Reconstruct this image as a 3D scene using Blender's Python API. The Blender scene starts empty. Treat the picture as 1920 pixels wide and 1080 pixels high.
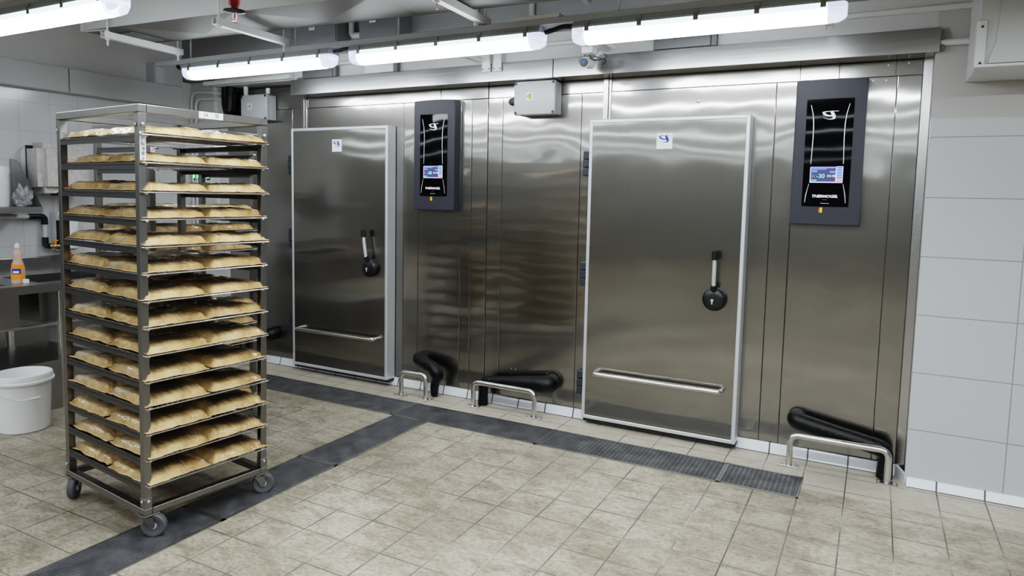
import bpy, bmesh, math, random
from mathutils import Vector, Matrix, noise
random.seed(7)
SC = bpy.context.scene
COL = SC.collection
PI = math.pi

# ------------------------------------------------------------------ materials
class NT:
    def __init__(s, name):
        m = bpy.data.materials.new(name); m.use_nodes = True
        s.m = m; s.t = m.node_tree; s.n = s.t.nodes; s.l = s.t.links
        s.b = s.n['Principled BSDF']
    def add(s, typ, **kw):
        nd = s.n.new(typ)
        for k, v in kw.items():
            if k.startswith('i_'):
                key = k[2:].replace('_', ' ')
                nd.inputs[int(key) if key.isdigit() else key].default_value = v
            else: setattr(nd, k, v)
        return nd
    def link(s, a, ao, b, bi): s.l.new(a.outputs[ao], b.inputs[bi])
    def math(s, op, a, b=None, c=None):
        nd = s.n.new('ShaderNodeMath'); nd.operation = op
        for i, v in enumerate((a, b, c)):
            if v is None: continue
            if isinstance(v, (int, float)): nd.inputs[i].default_value = v
            else: s.l.new(v, nd.inputs[i])
        return nd.outputs[0]
    def mixc(s, f, a, b):
        nd = s.n.new('ShaderNodeMix'); nd.data_type = 'RGBA'
        for i, v in ((0, f), (6, a), (7, b)):
            if isinstance(v, (int, float)): nd.inputs[i].default_value = v
            elif isinstance(v, tuple): nd.inputs[i].default_value = v
            else: s.l.new(v, nd.inputs[i])
        return nd.outputs[2]
    def coords(s, kind='Object', scale=(1, 1, 1), loc=(0, 0, 0)):
        tc = s.add('ShaderNodeTexCoord'); mp = s.add('ShaderNodeMapping')
        mp.inputs['Scale'].default_value = scale; mp.inputs['Location'].default_value = loc
        s.link(tc, kind, mp, 'Vector'); return mp.outputs[0]
    def noise(s, vec, scale=5, detail=4, rough=.5, dist=0):
        nd = s.add('ShaderNodeTexNoise', i_Scale=scale, i_Detail=detail, i_Roughness=rough, i_Distortion=dist)
        if vec is not None: s.l.new(vec, nd.inputs['Vector'])
        return nd.outputs['Fac']
    def ramp(s, fac, stops):
        nd = s.n.new('ShaderNodeValToRGB'); cr = nd.color_ramp
        while len(cr.elements) < len(stops): cr.elements.new(.5)
        for e, (p, c) in zip(cr.elements, stops):
            e.position = p; e.color = c if len(c) == 4 else (*c, 1)
        s.l.new(fac, nd.inputs[0]); return nd.outputs[0]
    def bump(s, h, strength=.3, dist=.01, nrm=None):
        nd = s.add('ShaderNodeBump', i_Strength=strength, i_Distance=dist)
        s.l.new(h, nd.inputs['Height'])
        if nrm: s.l.new(nrm, nd.inputs['Normal'])
        return nd.outputs[0]
    def set(s, **kw):
        for k, v in kw.items():
            key = {'col': 'Base Color', 'rough': 'Roughness', 'metal': 'Metallic', 'nrm': 'Normal', 'coat': 'Coat Weight', 'coatr': 'Coat Roughness',
                   'emi': 'Emission Color', 'emis': 'Emission Strength', 'trans': 'Transmission Weight', 'alpha': 'Alpha', 'ior': 'IOR', 'spec': 'Specular IOR Level'}[k]
            inp = s.b.inputs[key]
            if isinstance(v, bpy.types.NodeSocket): s.l.new(v, inp)
            elif isinstance(v, tuple) and len(v) == 3: inp.default_value = (*v, 1)
            else: inp.default_value = v
        return s.m

def plain(name, col, rough=.5, metal=0, var=.06, scale=12, **kw):
    """a painted or moulded surface with slight procedural tone variation"""
    t = NT(name); v = t.coords()
    n = t.noise(v, scale, 3)
    c = t.mixc(n, tuple(x * (1 - var) for x in col) + (1,), tuple(min(1, x * (1 + var)) for x in col) + (1,))
    return t.set(col=c, rough=rough, metal=metal, **kw)

def steel(name, col=(.56, .545, .52), rough=.24, wave=.004, wscale=1.6, brush=.25, axis='z', metal=1.0, aniso=0):
    t = NT(name)
    sc = {'z': (220, 220, 3), 'x': (3, 220, 220), 'n': (40, 40, 40)}[axis]
    br = t.noise(t.coords(scale=sc), 1, 2)
    v = t.coords()
    big = t.noise(v, wscale, 1.5)
    mott = t.noise(v, 7, 4)
    c = t.mixc(t.math('ADD', t.math('MULTIPLY', br, .5), t.math('MULTIPLY', mott, .5)), tuple(x * .88 for x in col) + (1,), tuple(min(1, x * 1.08) for x in col) + (1,))
    r = t.math('ADD', t.math('MULTIPLY', br, .10), rough - .05)
    nb = t.bump(big, 1.0, wave) if wave else None
    nrm = t.bump(br, brush, .0004, nb)
    if aniso:
        tg = t.add('ShaderNodeTangent', direction_type='RADIAL', axis='Z')
        t.link(tg, 0, t.b, 'Tangent'); t.b.inputs['Anisotropic'].default_value = aniso
        p2 = t.n.new('ShaderNodeBsdfPrincipled'); p2.inputs['Metallic'].default_value = metal; p2.inputs['Anisotropic'].default_value = .5
        t.l.new(c, p2.inputs['Base Color']); t.l.new(nrm, p2.inputs['Normal']); t.link(tg, 0, p2, 'Tangent')
        p2.inputs['Roughness'].default_value = .33
        mx = t.n.new('ShaderNodeMixShader'); mx.inputs[0].default_value = .42
        t.l.new(t.b.outputs[0], mx.inputs[1]); t.l.new(p2.outputs[0], mx.inputs[2]); t.l.new(mx.outputs[0], t.n['Material Output'].inputs['Surface'])
        r = t.math('ADD', t.math('MULTIPLY', br, .05), rough - .025)
    return t.set(col=c, rough=r, metal=metal, nrm=nrm)

M = {}
M['panel'] = steel('brushed_panel_steel', (.345, .335, .315), .10, .008, 2.0, .05, aniso=.85)
M['door'] = steel('brushed_door_steel', (.31, .30, .28), .095, .007, 1.7, .05, aniso=.85)
M['header'] = steel('header_steel', (.46, .455, .45), .25, .002, 1.5, .2, 'x')
M['dark_steel'] = steel('dull_steel', (.30, .295, .30), .35, .002, 3, .2, 'x')
M['alu'] = plain('satin_aluminium', (.66, .68, .71), .38, .55, .03)
M['rack'] = steel('worn_trolley_steel', (.24, .235, .225), .36, 0, 3, .3)
M['rack_dark'] = steel('rail_steel', (.13, .13, .13), .42, 0, 3, .3)
M['wire'] = steel('tray_wire', (.62, .62, .62), .25, 0, 3, .1, 'n')
M['tube'] = steel('satin_tube_steel', (.66, .645, .62), .22, 0, 3, .1, 'n')
M['sink'] = steel('sink_steel', (.42, .415, .41), .33, .003, 3, .2, 'x')
M['bolt'] = plain('bolt_metal', (.6, .6, .6), .3, .9)
M['white'] = plain('white_plastic', (.78, .78, .78), .4)
M['white_metal'] = plain('white_painted_metal', (.74, .745, .75), .42, 0, .03)
M['grey_box'] = plain('grey_enclosure', (.46, .48, .50), .35, 0, .03)
M['grey_dark'] = plain('dark_grey_enclosure', (.17, .17, .18), .5)
M['dark_grey'] = plain('dark_grey_plastic', (.03, .034, .045), .45)
M['black'] = plain('black_plastic', (.012, .012, .014), .35)
M['slate'] = plain('slate_housing', (.034, .035, .047), .42, .1, .04)
M['rubber'] = plain('grey_rubber', (.085, .085, .09), .6, 0, .12)
M['hubgrey'] = plain('hub_grey', (.36, .38, .44), .45)
M['red'] = plain('red_paint', (.42, .02, .035), .4)
M['orange'] = plain('orange_plastic', (.85, .30, .03), .4)
M['orange_red'] = plain('orange_red_plastic', (.85, .12, .03), .4)
M['brass'] = plain('worn_brass', (.55, .42, .2), .35, .9)
M['ink'] = plain('ink_black', (.03, .03, .04), .6)
M['ink_blue'] = plain('ink_blue', (.025, .05, .42), .5)
M['blue'] = plain('label_blue', (.03, .14, .62), .5)
M['paper'] = plain('label_white', (.78, .80, .84), .5, 0, .02)
M['yellow'] = plain('warning_yellow', (.80, .64, .06), .5)
M['clip'] = plain('clip_steel', (.30, .29, .27), .4, .5)
M['silver'] = plain('silver_trim', (.72, .73, .74), .3, .6)
M['white_mark'] = plain('white_mark', (.82, .83, .85), .4, emi=(.8, .82, .85), emis=.25)
M['conduit'] = plain('conduit_white', (.62, .62, .62), .45)
M['duct_under_shade'] = plain('duct_underside_shade', (.125, .115, .106), .5, 0, .05, 3)  # same duct paint, darkened so the colour holds the shade underneath
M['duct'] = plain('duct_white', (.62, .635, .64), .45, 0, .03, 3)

def mat_glass_black():
    t = NT('black_gloss_glass'); v = t.coords()
    n = t.noise(v, 4.5, 1)
    return t.set(col=(.004, .004, .006), rough=.04, spec=.2, nrm=t.bump(n, 1, .0012))
M['glass'] = mat_glass_black()

def mat_pipe():
    t = NT('black_foam_insulation'); v = t.coords()
    n = t.noise(v, 60, 5, .6)
    return t.set(col=(.004, .004, .005), rough=.22, spec=.35, nrm=t.bump(n, .6, .008))
M['pipe'] = mat_pipe()

def emis(name, col, st, base=(.8, .8, .8)):
    t = NT(name); v = t.coords(); n = t.noise(v, 6, 2)
    c = t.mixc(n, tuple(x * .97 for x in col) + (1,), col + (1,))
    return t.set(col=base, rough=.4, emi=c, emis=st)
def mat_glow():
    t = NT('fluorescent_glow'); tc = t.add('ShaderNodeTexCoord'); sp = t.add('ShaderNodeSeparateXYZ'); t.link(tc, 'Generated', sp, 0)
    col = t.ramp(sp.outputs[2], [(.0, (.93, .97, 1.0)), (.62, (.92, .97, 1.0)), (.70, (.62, .84, 1.0)), (1, (.60, .84, 1.0))])
    st = t.ramp(sp.outputs[2], [(.0, (1, 1, 1)), (.60, (1, 1, 1)), (.70, (.17, .17, .17)), (1, (.15, .15, .15))])
    return t.set(col=(.8, .8, .8), rough=.4, emi=col, emis=t.math('MULTIPLY', st, 13))
M['tube_glow'] = mat_glow()
M['led_green'] = emis('green_indicator', (.08, .9, .2), 2.2, (.02, .3, .05))
M['scr_frame'] = emis('screen_lavender', (.50, .52, .95), .9, (.1, .1, .1))
M['scr_dark'] = emis('screen_navy', (.03, .04, .14), .8, (.02, .02, .02))
M['scr_blue'] = emis('screen_blue', (.10, .22, .80), .9, (.02, .02, .05))
M['scr_cyan'] = emis('screen_cyan', (.25, .75, 1.0), 1.3, (.02, .02, .05))
M['scr_red'] = emis('screen_red', (.95, .25, .30), .9, (.05, .02, .02))
M['scr_green'] = emis('screen_green', (.10, .55, .25), .9, (.02, .05, .02))
M['scr_yel'] = emis('screen_yellow', (.95, .75, .45), .9, (.05, .05, .02))

def mat_clear(name='clear_polycarbonate', col=(.86, .88, 1.0)):
    t = NT(name); v = t.coords(); n = t.noise(v, 30, 2)
    t.set(col=col, rough=.18, trans=.35, ior=1.3, emi=(.62, .66, 1.0), emis=.55, nrm=t.bump(n, .2, .002))
    return t.m
M['endcap'] = mat_clear()

def mat_floor():
    t = NT('stone_floor_tile')
    v = t.coords(loc=(0, -.02, 0))
    bk = t.add('ShaderNodeTexBrick', offset=0.0, squash=1.0)
    for k, val in (('Scale', 1), ('Mortar Size', .0032), ('Mortar Smooth', .4), ('Bias', 0), ('Brick Width', .2), ('Row Height', .2)):
        bk.inputs[k].default_value = val
    bk.inputs['Color1'].default_value = (.42, .42, .42, 1); bk.inputs['Color2'].default_value = (.62, .62, .62, 1)
    t.l.new(v, bk.inputs['Vector'])
    tone = bk.outputs['Color']; mort = bk.outputs['Fac']
    n1 = t.noise(t.coords(scale=(1, 1.7, 1)), 42, 10, .70, .5)
    n2 = t.noise(t.coords(scale=(1, 1.8, 1)), 7, 8, .68, .5)
    n3 = t.noise(t.coords(), 1.1, 3, .5)
    base = t.ramp(n1, [(.30, (.20, .17, .12)), (.43, (.36, .317, .245)), (.55, (.455, .413, .345)), (.72, (.56, .522, .455))])
    dirt = t.ramp(n2, [(.36, (.34, .29, .21)), (.56, (1, 1, 1))])
    mul = t.add('ShaderNodeMix', data_type='RGBA', blend_type='MULTIPLY'); mul.inputs[0].default_value = .55
    t.l.new(base, mul.inputs[6]); t.l.new(dirt, mul.inputs[7])
    s2 = t.add('ShaderNodeSeparateXYZ'); t.l.new(t.coords(), s2.inputs[0])
    near_right_dark = t.math('MULTIPLY', t.math('SUBTRACT', t.math('SUBTRACT', s2.outputs[0], s2.outputs[1]), 2.4), .075)
    near_right_dark = t.math('MINIMUM', t.math('MAXIMUM', near_right_dark, 0), .16)  # tiles get darker towards the near right side of the floor
    big = t.ramp(t.math('SUBTRACT', n3, near_right_dark), [(.32, (.60, .575, .53)), (.58, (1, 1, 1))])
    mul2 = t.add('ShaderNodeMix', data_type='RGBA', blend_type='MULTIPLY'); mul2.inputs[0].default_value = 1
    t.l.new(mul.outputs[2], mul2.inputs[6]); t.l.new(big, mul2.inputs[7])
    mul3 = t.add('ShaderNodeMix', data_type='RGBA', blend_type='SOFT_LIGHT'); mul3.inputs[0].default_value = .35
    t.l.new(mul2.outputs[2], mul3.inputs[6]); t.l.new(tone, mul3.inputs[7])
    gn = t.noise(t.coords(), 3.5, 3)
    grout = t.ramp(gn, [(.38, (.085, .08, .062)), (.54, (.17, .16, .13)), (.68, (.46, .44, .39))])
    # cleaner, paler tiles between the drain and the freezer
    sep = t.add('ShaderNodeSeparateXYZ'); t.l.new(t.coords(), sep.inputs[0])
    near = t.math('MULTIPLY', t.math('GREATER_THAN', sep.outputs[1], -.44), .5)
    c0 = t.mixc(near, mul3.outputs[2], (.56, .515, .43, 1))
    col = t.mixc(mort, c0, grout)
    h = t.math('SUBTRACT', t.math('MULTIPLY', n1, .35), mort)
    r = t.math('ADD', t.math('MULTIPLY', n2, .25), .36)
    return t.set(col=col, rough=r, nrm=t.bump(h, .7, .004))
M['floor'] = mat_floor()

def mat_walltile(name, w, hh, axis, col=(.47, .48, .495), mortar=.0024, mcol=(.25, .26, .27), ztop=99, offx=0, paint=(.47, .46, .45)):
    t = NT(name)
    tc = t.add('ShaderNodeTexCoord'); sep = t.add('ShaderNodeSeparateXYZ'); t.link(tc, 'Object', sep, 0)
    cb = t.add('ShaderNodeCombineXYZ')
    t.l.new(t.math('ADD', sep.outputs[axis], offx), cb.inputs[0]); t.l.new(sep.outputs[2], cb.inputs[1])
    bk = t.add('ShaderNodeTexBrick', offset=0.0, squash=1.0)
    for k, val in (('Scale', 1), ('Mortar Size', mortar), ('Mortar Smooth', .2), ('Bias', 0), ('Brick Width', w), ('Row Height', hh)):
        bk.inputs[k].default_value = val
    bk.inputs['Color1'].default_value = (*col, 1); bk.inputs['Color2'].default_value = (*[x * .985 for x in col], 1); bk.inputs['Mortar'].default_value = (*mcol, 1)
    t.l.new(cb.outputs[0], bk.inputs['Vector'])
    n = t.noise(t.coords(), 2.2, 5, .6)
    pc = t.mixc(n, tuple(x * .86 for x in paint) + (1,), tuple(x * 1.08 for x in paint) + (1,))
    up = t.math('GREATER_THAN', sep.outputs[2], ztop)
    c = t.mixc(up, bk.outputs['Color'], pc)
    r = t.math('ADD', t.math('MULTIPLY', up, .4), .17)
    h = t.math('SUBTRACT', t.math('MULTIPLY', t.noise(t.coords(), 1.4, 1), .5), t.math('MULTIPLY', bk.outputs['Fac'], .5))
    return t.set(col=c, rough=r, nrm=t.bump(h, .35, .004))
M['tile_right'] = mat_walltile('white_wall_tile_large', .62, .2905, 0, ztop=1.83, offx=-2.872 + .62 * 5)
M['tile_left'] = mat_walltile('white_wall_tile_small', .2, .2, 1, col=(.62, .625, .64), mcol=(.44, .44, .45), mortar=.0014, ztop=2.1, paint=(.78, .77, .78))
M['curb'] = mat_walltile('white_curb_tile', .2, 1, 0, col=(.74, .77, .82), mcol=(.05, .05, .05), mortar=.004)
M['paint'] = plain('grey_shade_wall_paint', (.27, .27, .275), .7, 0, .08, 2)  # darkened grey holds the shade on the wall above the lights
M['paint_light'] = plain('pale_wall_paint', (.55, .55, .56), .6, 0, .05, 2)
M['paint_dark'] = plain('dim_wall_paint', (.20, .195, .19), .7, 0, .08, 1)
M['ceil'] = plain('ceiling_paint', (.40, .395, .39), .8, 0, .05, 2)

def mat_grate():
    t = NT('drain_grating')
    tc = t.add('ShaderNodeTexCoord'); sep = t.add('ShaderNodeSeparateXYZ'); t.link(tc, 'Object', sep, 0)
    fx = t.math('FRACT', t.math('DIVIDE', sep.outputs[0], .024)); fy = t.math('FRACT', t.math('DIVIDE', sep.outputs[1], .013))
    hole = t.math('MULTIPLY', t.math('GREATER_THAN', fx, .26), t.math('GREATER_THAN', fy, .42))
    n = t.noise(t.coords(), 9, 5, .6)
    grime = t.ramp(n, [(.36, (.085, .085, .088)), (.66, (.235, .235, .24))])
    c = t.mixc(t.math('MULTIPLY', hole, .82), grime, (.022, .022, .025, 1))
    r = t.math('ADD', t.math('MULTIPLY', hole, .35), .38)
    return t.set(col=c, rough=r, metal=t.math('SUBTRACT', .6, t.math('MULTIPLY', hole, .6)), nrm=t.bump(t.math('SUBTRACT', 1, hole), .6, .003))
M['grate'] = mat_grate()
M['drain_rim'] = steel('drain_rim_steel', (.40, .40, .39), .4, 0, 3, .2, 'n')

def mat_bag(i):
    t = NT('vacuum_pack_%s' % 'abc'[i]); v = t.coords()
    n1 = t.noise(v, 9, 5, .6, .4); n2 = t.noise(t.coords(loc=(3.1 * i, 1, 0)), 38, 4, .6, 1.2)
    c = t.ramp(n1, [(.30, (.40, .235, .085)), (.48, (.56, .37, .16)), (.66, (.66, .48, .245)), (.82, (.70, .55, .35))])
    # whitish gathered film along the seams of the pack
    n3 = t.noise(t.coords(loc=(0, 2.7 * i, 0)), 6, 3, .5, .3)
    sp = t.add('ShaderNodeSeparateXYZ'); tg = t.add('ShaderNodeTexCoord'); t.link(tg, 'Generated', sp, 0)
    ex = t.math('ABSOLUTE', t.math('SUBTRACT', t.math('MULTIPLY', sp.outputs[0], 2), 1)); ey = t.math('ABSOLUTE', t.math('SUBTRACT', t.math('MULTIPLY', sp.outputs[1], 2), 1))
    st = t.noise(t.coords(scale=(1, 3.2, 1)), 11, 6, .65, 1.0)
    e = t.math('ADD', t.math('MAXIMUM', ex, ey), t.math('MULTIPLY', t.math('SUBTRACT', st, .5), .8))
    centre_shade = t.ramp(e, [(.55, (1, 1, 1)), (.92, (0, 0, 0))])
    c = t.mixc(t.math('MULTIPLY', centre_shade, .88), c, (.055, .042, .030, 1))  # dark pack centre painted in for the shade between trays
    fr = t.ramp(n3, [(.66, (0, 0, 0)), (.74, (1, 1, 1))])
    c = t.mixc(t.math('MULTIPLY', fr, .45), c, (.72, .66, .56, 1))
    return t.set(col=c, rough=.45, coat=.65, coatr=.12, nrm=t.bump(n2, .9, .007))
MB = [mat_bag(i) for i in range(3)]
M['film'] = NT('clear_film').set(col=(.75, .76, .8), rough=.15, alpha=.35)
def mat_film():
    t = NT('crumpled_film'); n = t.noise(t.coords(), 25, 4, .6, 1)
    return t.set(col=t.ramp(n, [(.4, (.30, .30, .32)), (.7, (.8, .8, .83))]), rough=.12, alpha=.6, nrm=t.bump(n, 1, .01))
M['film'] = mat_film()
def mat_soap():
    t = NT('peach_liquid'); n = t.noise(t.coords(), 8, 2)
    return t.set(col=t.mixc(n, (.80, .56, .45, 1), (.88, .66, .55, 1)), rough=.12, trans=.45, coat=.5)
M['soap'] = mat_soap()
def mat_dryer():
    t = NT('speckled_dryer_shell'); n = t.noise(t.coords(), 30, 5, .6, .5)
    return t.set(col=t.ramp(n, [(.4, (.50, .49, .47)), (.7, (.64, .63, .61))]), rough=.28, nrm=t.bump(n, .4, .006))
M['dryer'] = mat_dryer()

# ------------------------------------------------------------------ geometry helpers
def B(): return bmesh.new()
def xf(bm, verts, m): bmesh.ops.transform(bm, matrix=m, verts=verts)
def box(bm, x0, x1, y0, y1, z0, z1, bev=0, seg=1):
    r = bmesh.ops.create_cube(bm, size=1)
    vs = r['verts']
    xf(bm, vs, Matrix.Translation(((x0 + x1) / 2, (y0 + y1) / 2, (z0 + z1) / 2)) @ Matrix.Diagonal((abs(x1 - x0), abs(y1 - y0), abs(z1 - z0), 1)))
    if bev:
        es = list({e for v in vs for e in v.link_edges})
        bmesh.ops.bevel(bm, geom=es, offset=bev, segments=seg, affect='EDGES', profile=.5)
    return vs
def cyl(bm, p0, p1, r0, r1=None, n=20, caps=True):
    p0, p1 = Vector(p0), Vector(p1); d = p1 - p0
    r = bmesh.ops.create_cone(bm, cap_ends=caps, segments=n, radius1=r0, radius2=r0 if r1 is None else r1, depth=d.length)
    q = Vector((0, 0, 1)).rotation_difference(d.normalized()).to_matrix().to_4x4()
    xf(bm, r['verts'], Matrix.Translation((p0 + p1) / 2) @ q)
    return r['verts']
def sph(bm, c, r, sx=1, sy=1, sz=1, n=16):
    q = bmesh.ops.create_uvsphere(bm, u_segments=n, v_segments=max(6, n // 2), radius=r)
    xf(bm, q['verts'], Matrix.Translation(c) @ Matrix.Diagonal((sx, sy, sz, 1))); return q['verts']
def rounded(pts, rad, seg=7):
    """replace inner corners of a polyline by arcs"""
    pts = [Vector(p) for p in pts]; out = [pts[0]]
    for i in range(1, len(pts) - 1):
        a, b, c = pts[i - 1], pts[i], pts[i + 1]
        r = rad if not isinstance(rad, (list, tuple)) else rad[i - 1]
        u = (a - b).normalized(); v = (c - b).normalized()
        r = min(r, (a - b).length * .49, (c - b).length * .49)
        p, q = b + u * r, b + v * r
        for k in range(seg + 1):
            s = k / seg
            out.append(p.lerp(b, s).lerp(b.lerp(q, s), s))
    out.append(pts[-1]); return out
def tube(bm, pts, r, n=12, caps=True):
    """sweep a circle (radius r or per-point radii) along pts"""
    pts = [Vector(p) for p in pts]; rings = []
    rr = r if isinstance(r, (list, tuple)) else [r] * len(pts)
    up = None
    for i, p in enumerate(pts):
        t = (pts[min(i + 1, len(pts) - 1)] - pts[max(i - 1, 0)]).normalized()
        if up is None:
            up = Vector((0, 0, 1)) if abs(t.z) < .9 else Vector((1, 0, 0))
        s = t.cross(up)
        if s.length < 1e-4: s = t.orthogonal()
        s.normalize(); up = s.cross(t).normalized()
        rings.append([bm.verts.new(p + (s * math.cos(2 * PI * k / n) + up * math.sin(2 * PI * k / n)) * rr[i]) for k in range(n)])
    for a, b in zip(rings, rings[1:]):
        for k in range(n): bm.faces.new((a[k], a[(k + 1) % n], b[(k + 1) % n], b[k]))
    if caps: bm.faces.new(rings[0][::-1]); bm.faces.new(rings[-1])
def lathe(bm, prof, c, n=32, axis=(0, 0, 1), caps=True):
    q = Vector((0, 0, 1)).rotation_difference(Vector(axis)).to_matrix()
    c = Vector(c); rings = []
    for r, z in prof:
        rings.append([bm.verts.new(c + q @ Vector((r * math.cos(2 * PI * k / n), r * math.sin(2 * PI * k / n), z))) for k in range(n)])
    for a, b in zip(rings, rings[1:]):
        for k in range(n): bm.faces.new((a[k], a[(k + 1) % n], b[(k + 1) % n], b[k]))
    if caps: bm.faces.new(rings[0][::-1]); bm.faces.new(rings[-1])
def prism(bm, pts, ext):
    """extrude a planar polygon by vector ext"""
    a = [bm.verts.new(Vector(p)) for p in pts]; b = [bm.verts.new(Vector(p) + Vector(ext)) for p in pts]
    bm.faces.new(a); bm.faces.new(b[::-1]); n = len(a)
    for k in range(n): bm.faces.new((a[k], b[k], b[(k + 1) % n], a[(k + 1) % n]))
def ribbon(bm, pts):
    """flat variable-width stroke in local XY: pts = (x, y, width)"""
    L = []
    for i, (x, y, w) in enumerate(pts):
        a = pts[max(0, i - 1)]; b = pts[min(len(pts) - 1, i + 1)]
        d = Vector((b[0] - a[0], b[1] - a[1])); d.normalize(); nrm = Vector((-d.y, d.x))
        L.append((bm.verts.new((x + nrm.x * w / 2, y + nrm.y * w / 2, 0)), bm.verts.new((x - nrm.x * w / 2, y - nrm.y * w / 2, 0))))
    for a, b in zip(L, L[1:]): bm.faces.new((a[0], a[1], b[1], b[0]))

def wloc(o):
    v = Vector((0, 0, 0))
    while o: v += o.location; o = o.parent
    return v
def obj(name, bm, mat, parent=None, smooth=False, world=True, loc=None, ang=40):
    """link bm as one mesh object; world=True: the verts are world coordinates, moved into the parent's frame"""
    if loc is not None: bmesh.ops.translate(bm, vec=-Vector(loc), verts=bm.verts)
    elif parent is not None and world: bmesh.ops.translate(bm, vec=-wloc(parent), verts=bm.verts)
    bmesh.ops.recalc_face_normals(bm, faces=bm.faces)
    me = bpy.data.meshes.new(name); bm.to_mesh(me); bm.free()
    for m in (mat if isinstance(mat, list) else [mat]): me.materials.append(m)
    if smooth:
        me.shade_smooth()
        try: me.set_sharp_from_angle(angle=math.radians(ang))
        except Exception: pass
    o = bpy.data.objects.new(name, me); COL.objects.link(o)
    if parent: o.parent = parent
    if loc is not None: o.location = loc
    return o
def thing(name, label, cat, loc=(0, 0, 0), group=None, rz=0):
    o = bpy.data.objects.new(name, None); COL.objects.link(o); o.location = loc; o.rotation_euler = (0, 0, rz); o.empty_display_size = .1
    o['label'] = label; o['category'] = cat
    if group: o['group'] = group
    return o
def tag(o, label, cat, group=None):
    o['label'] = label; o['category'] = cat
    if group: o['group'] = group
    return o
def struct(name, bm, mat):
    o = obj(name, bm, mat); o['kind'] = 'structure'; return o
def lab(o, s): o['label'] = s; return o

FACE_Y = Matrix(((1, 0, 0, 0), (0, 0, -1, 0), (0, 1, 0, 0), (0, 0, 0, 1)))     # text plane facing -y
FACE_X = Matrix(((0, 0, 1, 0), (1, 0, 0, 0), (0, 1, 0, 0), (0, 0, 0, 1)))      # text plane facing +x
def text_bm(body, size, shear=0, sx=1, align='CENTER', spacing=1, line=1.0, bold=0):
    cu = bpy.data.curves.new('t', 'FONT'); cu.body = body; cu.size = size; cu.shear = shear; cu.align_x = align; cu.align_y = 'CENTER'
    cu.space_character = spacing; cu.space_line = line; cu.offset = bold; cu.resolution_u = 3
    o = bpy.data.objects.new('t', cu); COL.objects.link(o)
    bpy.context.view_layer.update()
    me = bpy.data.meshes.new_from_object(o.evaluated_get(bpy.context.evaluated_depsgraph_get()))
    bm = B(); bm.from_mesh(me)
    bpy.data.objects.remove(o); bpy.data.curves.remove(cu); bpy.data.meshes.remove(me)
    bmesh.ops.scale(bm, vec=(sx, 1, 1), verts=bm.verts)
    return bm
def text(name, body, size, pos, mat, parent, face=FACE_Y, world=True, **kw):
    bm = text_bm(body, size, **kw)
    bmesh.ops.transform(bm, matrix=Matrix.Translation(pos) @ face, verts=bm.verts)
    return obj(name, bm, mat, parent, world=world)
def logo_bm(w):
    """the swooping letter emblem, w wide"""
    bm = B(); s = w / 450
    f = lambda L: ribbon(bm, [((x - 665) * s, (545 - y) * s, ww * s) for x, y, ww in L])
    f([(895, 432, 10), (760, 432, 16), (640, 434, 16), (550, 442, 26), (492, 464, 62), (515, 505, 66), (590, 545, 44), (680, 560, 34), (770, 558, 34)])
    f([(705, 440, 70), (742, 500, 82), (778, 570, 84), (780, 622, 74), (735, 652, 30), (650, 656, 15), (560, 634, 8), (488, 598, 2)])
    return bm

# ------------------------------------------------------------------ room shell
def wallbox(name, a, mat):
    bm = B(); box(bm, *a); return struct(name, bm, mat)
wallbox('floor', (-9, 7, -12, .6, -.1, 0), M['floor'])
wallbox('ceiling', (-9.1, 7.1, -12.1, .6, 2.85, 2.95), M['ceil'])
wallbox('wall_left', (-3.12, -3.0, -2.06, .3, 0, 2.85), M['tile_left'])
wallbox('wall_far_left', (-9.1, -9, -12, -1.94, 0, 2.85), M['paint_dark'])
wallbox('wall_side', (-9, -3.12, -2.06, -1.94, 0, 2.85), M['paint_dark'])
wallbox('wall_front', (-9.1, 7.1, -12.1, -12, 0, 2.85), M['paint_dark'])
wallbox('wall_right', (7, 7.1, -12, 0, 0, 2.85), M['paint_dark'])
bm = B(); box(bm, 2.462, 7, -.12, .3, 0, 2.85); struct('wall_back', bm, M['tile_right'])
bm = B(); box(bm, -3.0, -2.6, -.04, .3, 0, 2.85); struct('wall_corner', bm, M['paint_light'])
bm = B(); box(bm, -2.6, 2.462, -.12, .3, 2.262, 2.40); struct('wall_over_freezer', bm, M['paint_light'])
bm = B(); box(bm, -2.6, 2.60, -.122, .3, 2.402, 2.85); struct('wall_upper', bm, M['paint'])
bm = B(); box(bm, -2.9, -2.6, -.12, -.04, 2.32, 2.85); box(bm, -3.0, -2.9, -.12, -.04, 2.32, 2.85); struct('beam_upper', bm, M['paint'])
# bulkhead along the left wall
bm = B(); box(bm, -3.0, -2.9, -2.05, -.20, 2.092, 2.262, .004); struct('bulkhead_left', bm, M['paint_light'])
bm = B(); box(bm, -3.0, -2.9, -.45, -.20, 2.264, 2.42); struct('beam_left', bm, M['paint_light'])
bm = B(); box(bm, -2.903, -2.8985, -1.115, -1.108, 2.095, 2.26); struct('trim_4', bm, M['grey_dark'])
# ledge over the freezer and curbs
bm = B(); box(bm, -2.95, 2.64, -.150, -.1205, 2.337, 2.362, .004); struct('trim_1', bm, M['conduit'])
bm = B(); box(bm, -2.95, 2.64, -.135, -.1225, 2.363, 2.42, .002); struct('trim_3', bm, M['paint_light'])
bm = B(); prism(bm, [(-2.6, 0, .0), (-2.6, -.03, .0), (-2.6, -.012, .058), (-2.6, 0, .058)], (5.02, 0, 0)); struct('baseboard_freezer', bm, M['curb'])
bm = B(); prism(bm, [(2.47, -.121, 0), (2.47, -.150, 0), (2.47, -.132, .045), (2.47, -.121, .045)], (4.5, 0, 0)); struct('baseboard_back', bm, M['curb'])
bm = B(); prism(bm, [(2.42, -.004, 0), (2.462, -.120, 0), (2.462, -.121, .05), (2.42, -.004, .058)], (.012, .004, 0)); struct('baseboard_corner', bm, M['white'])

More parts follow.
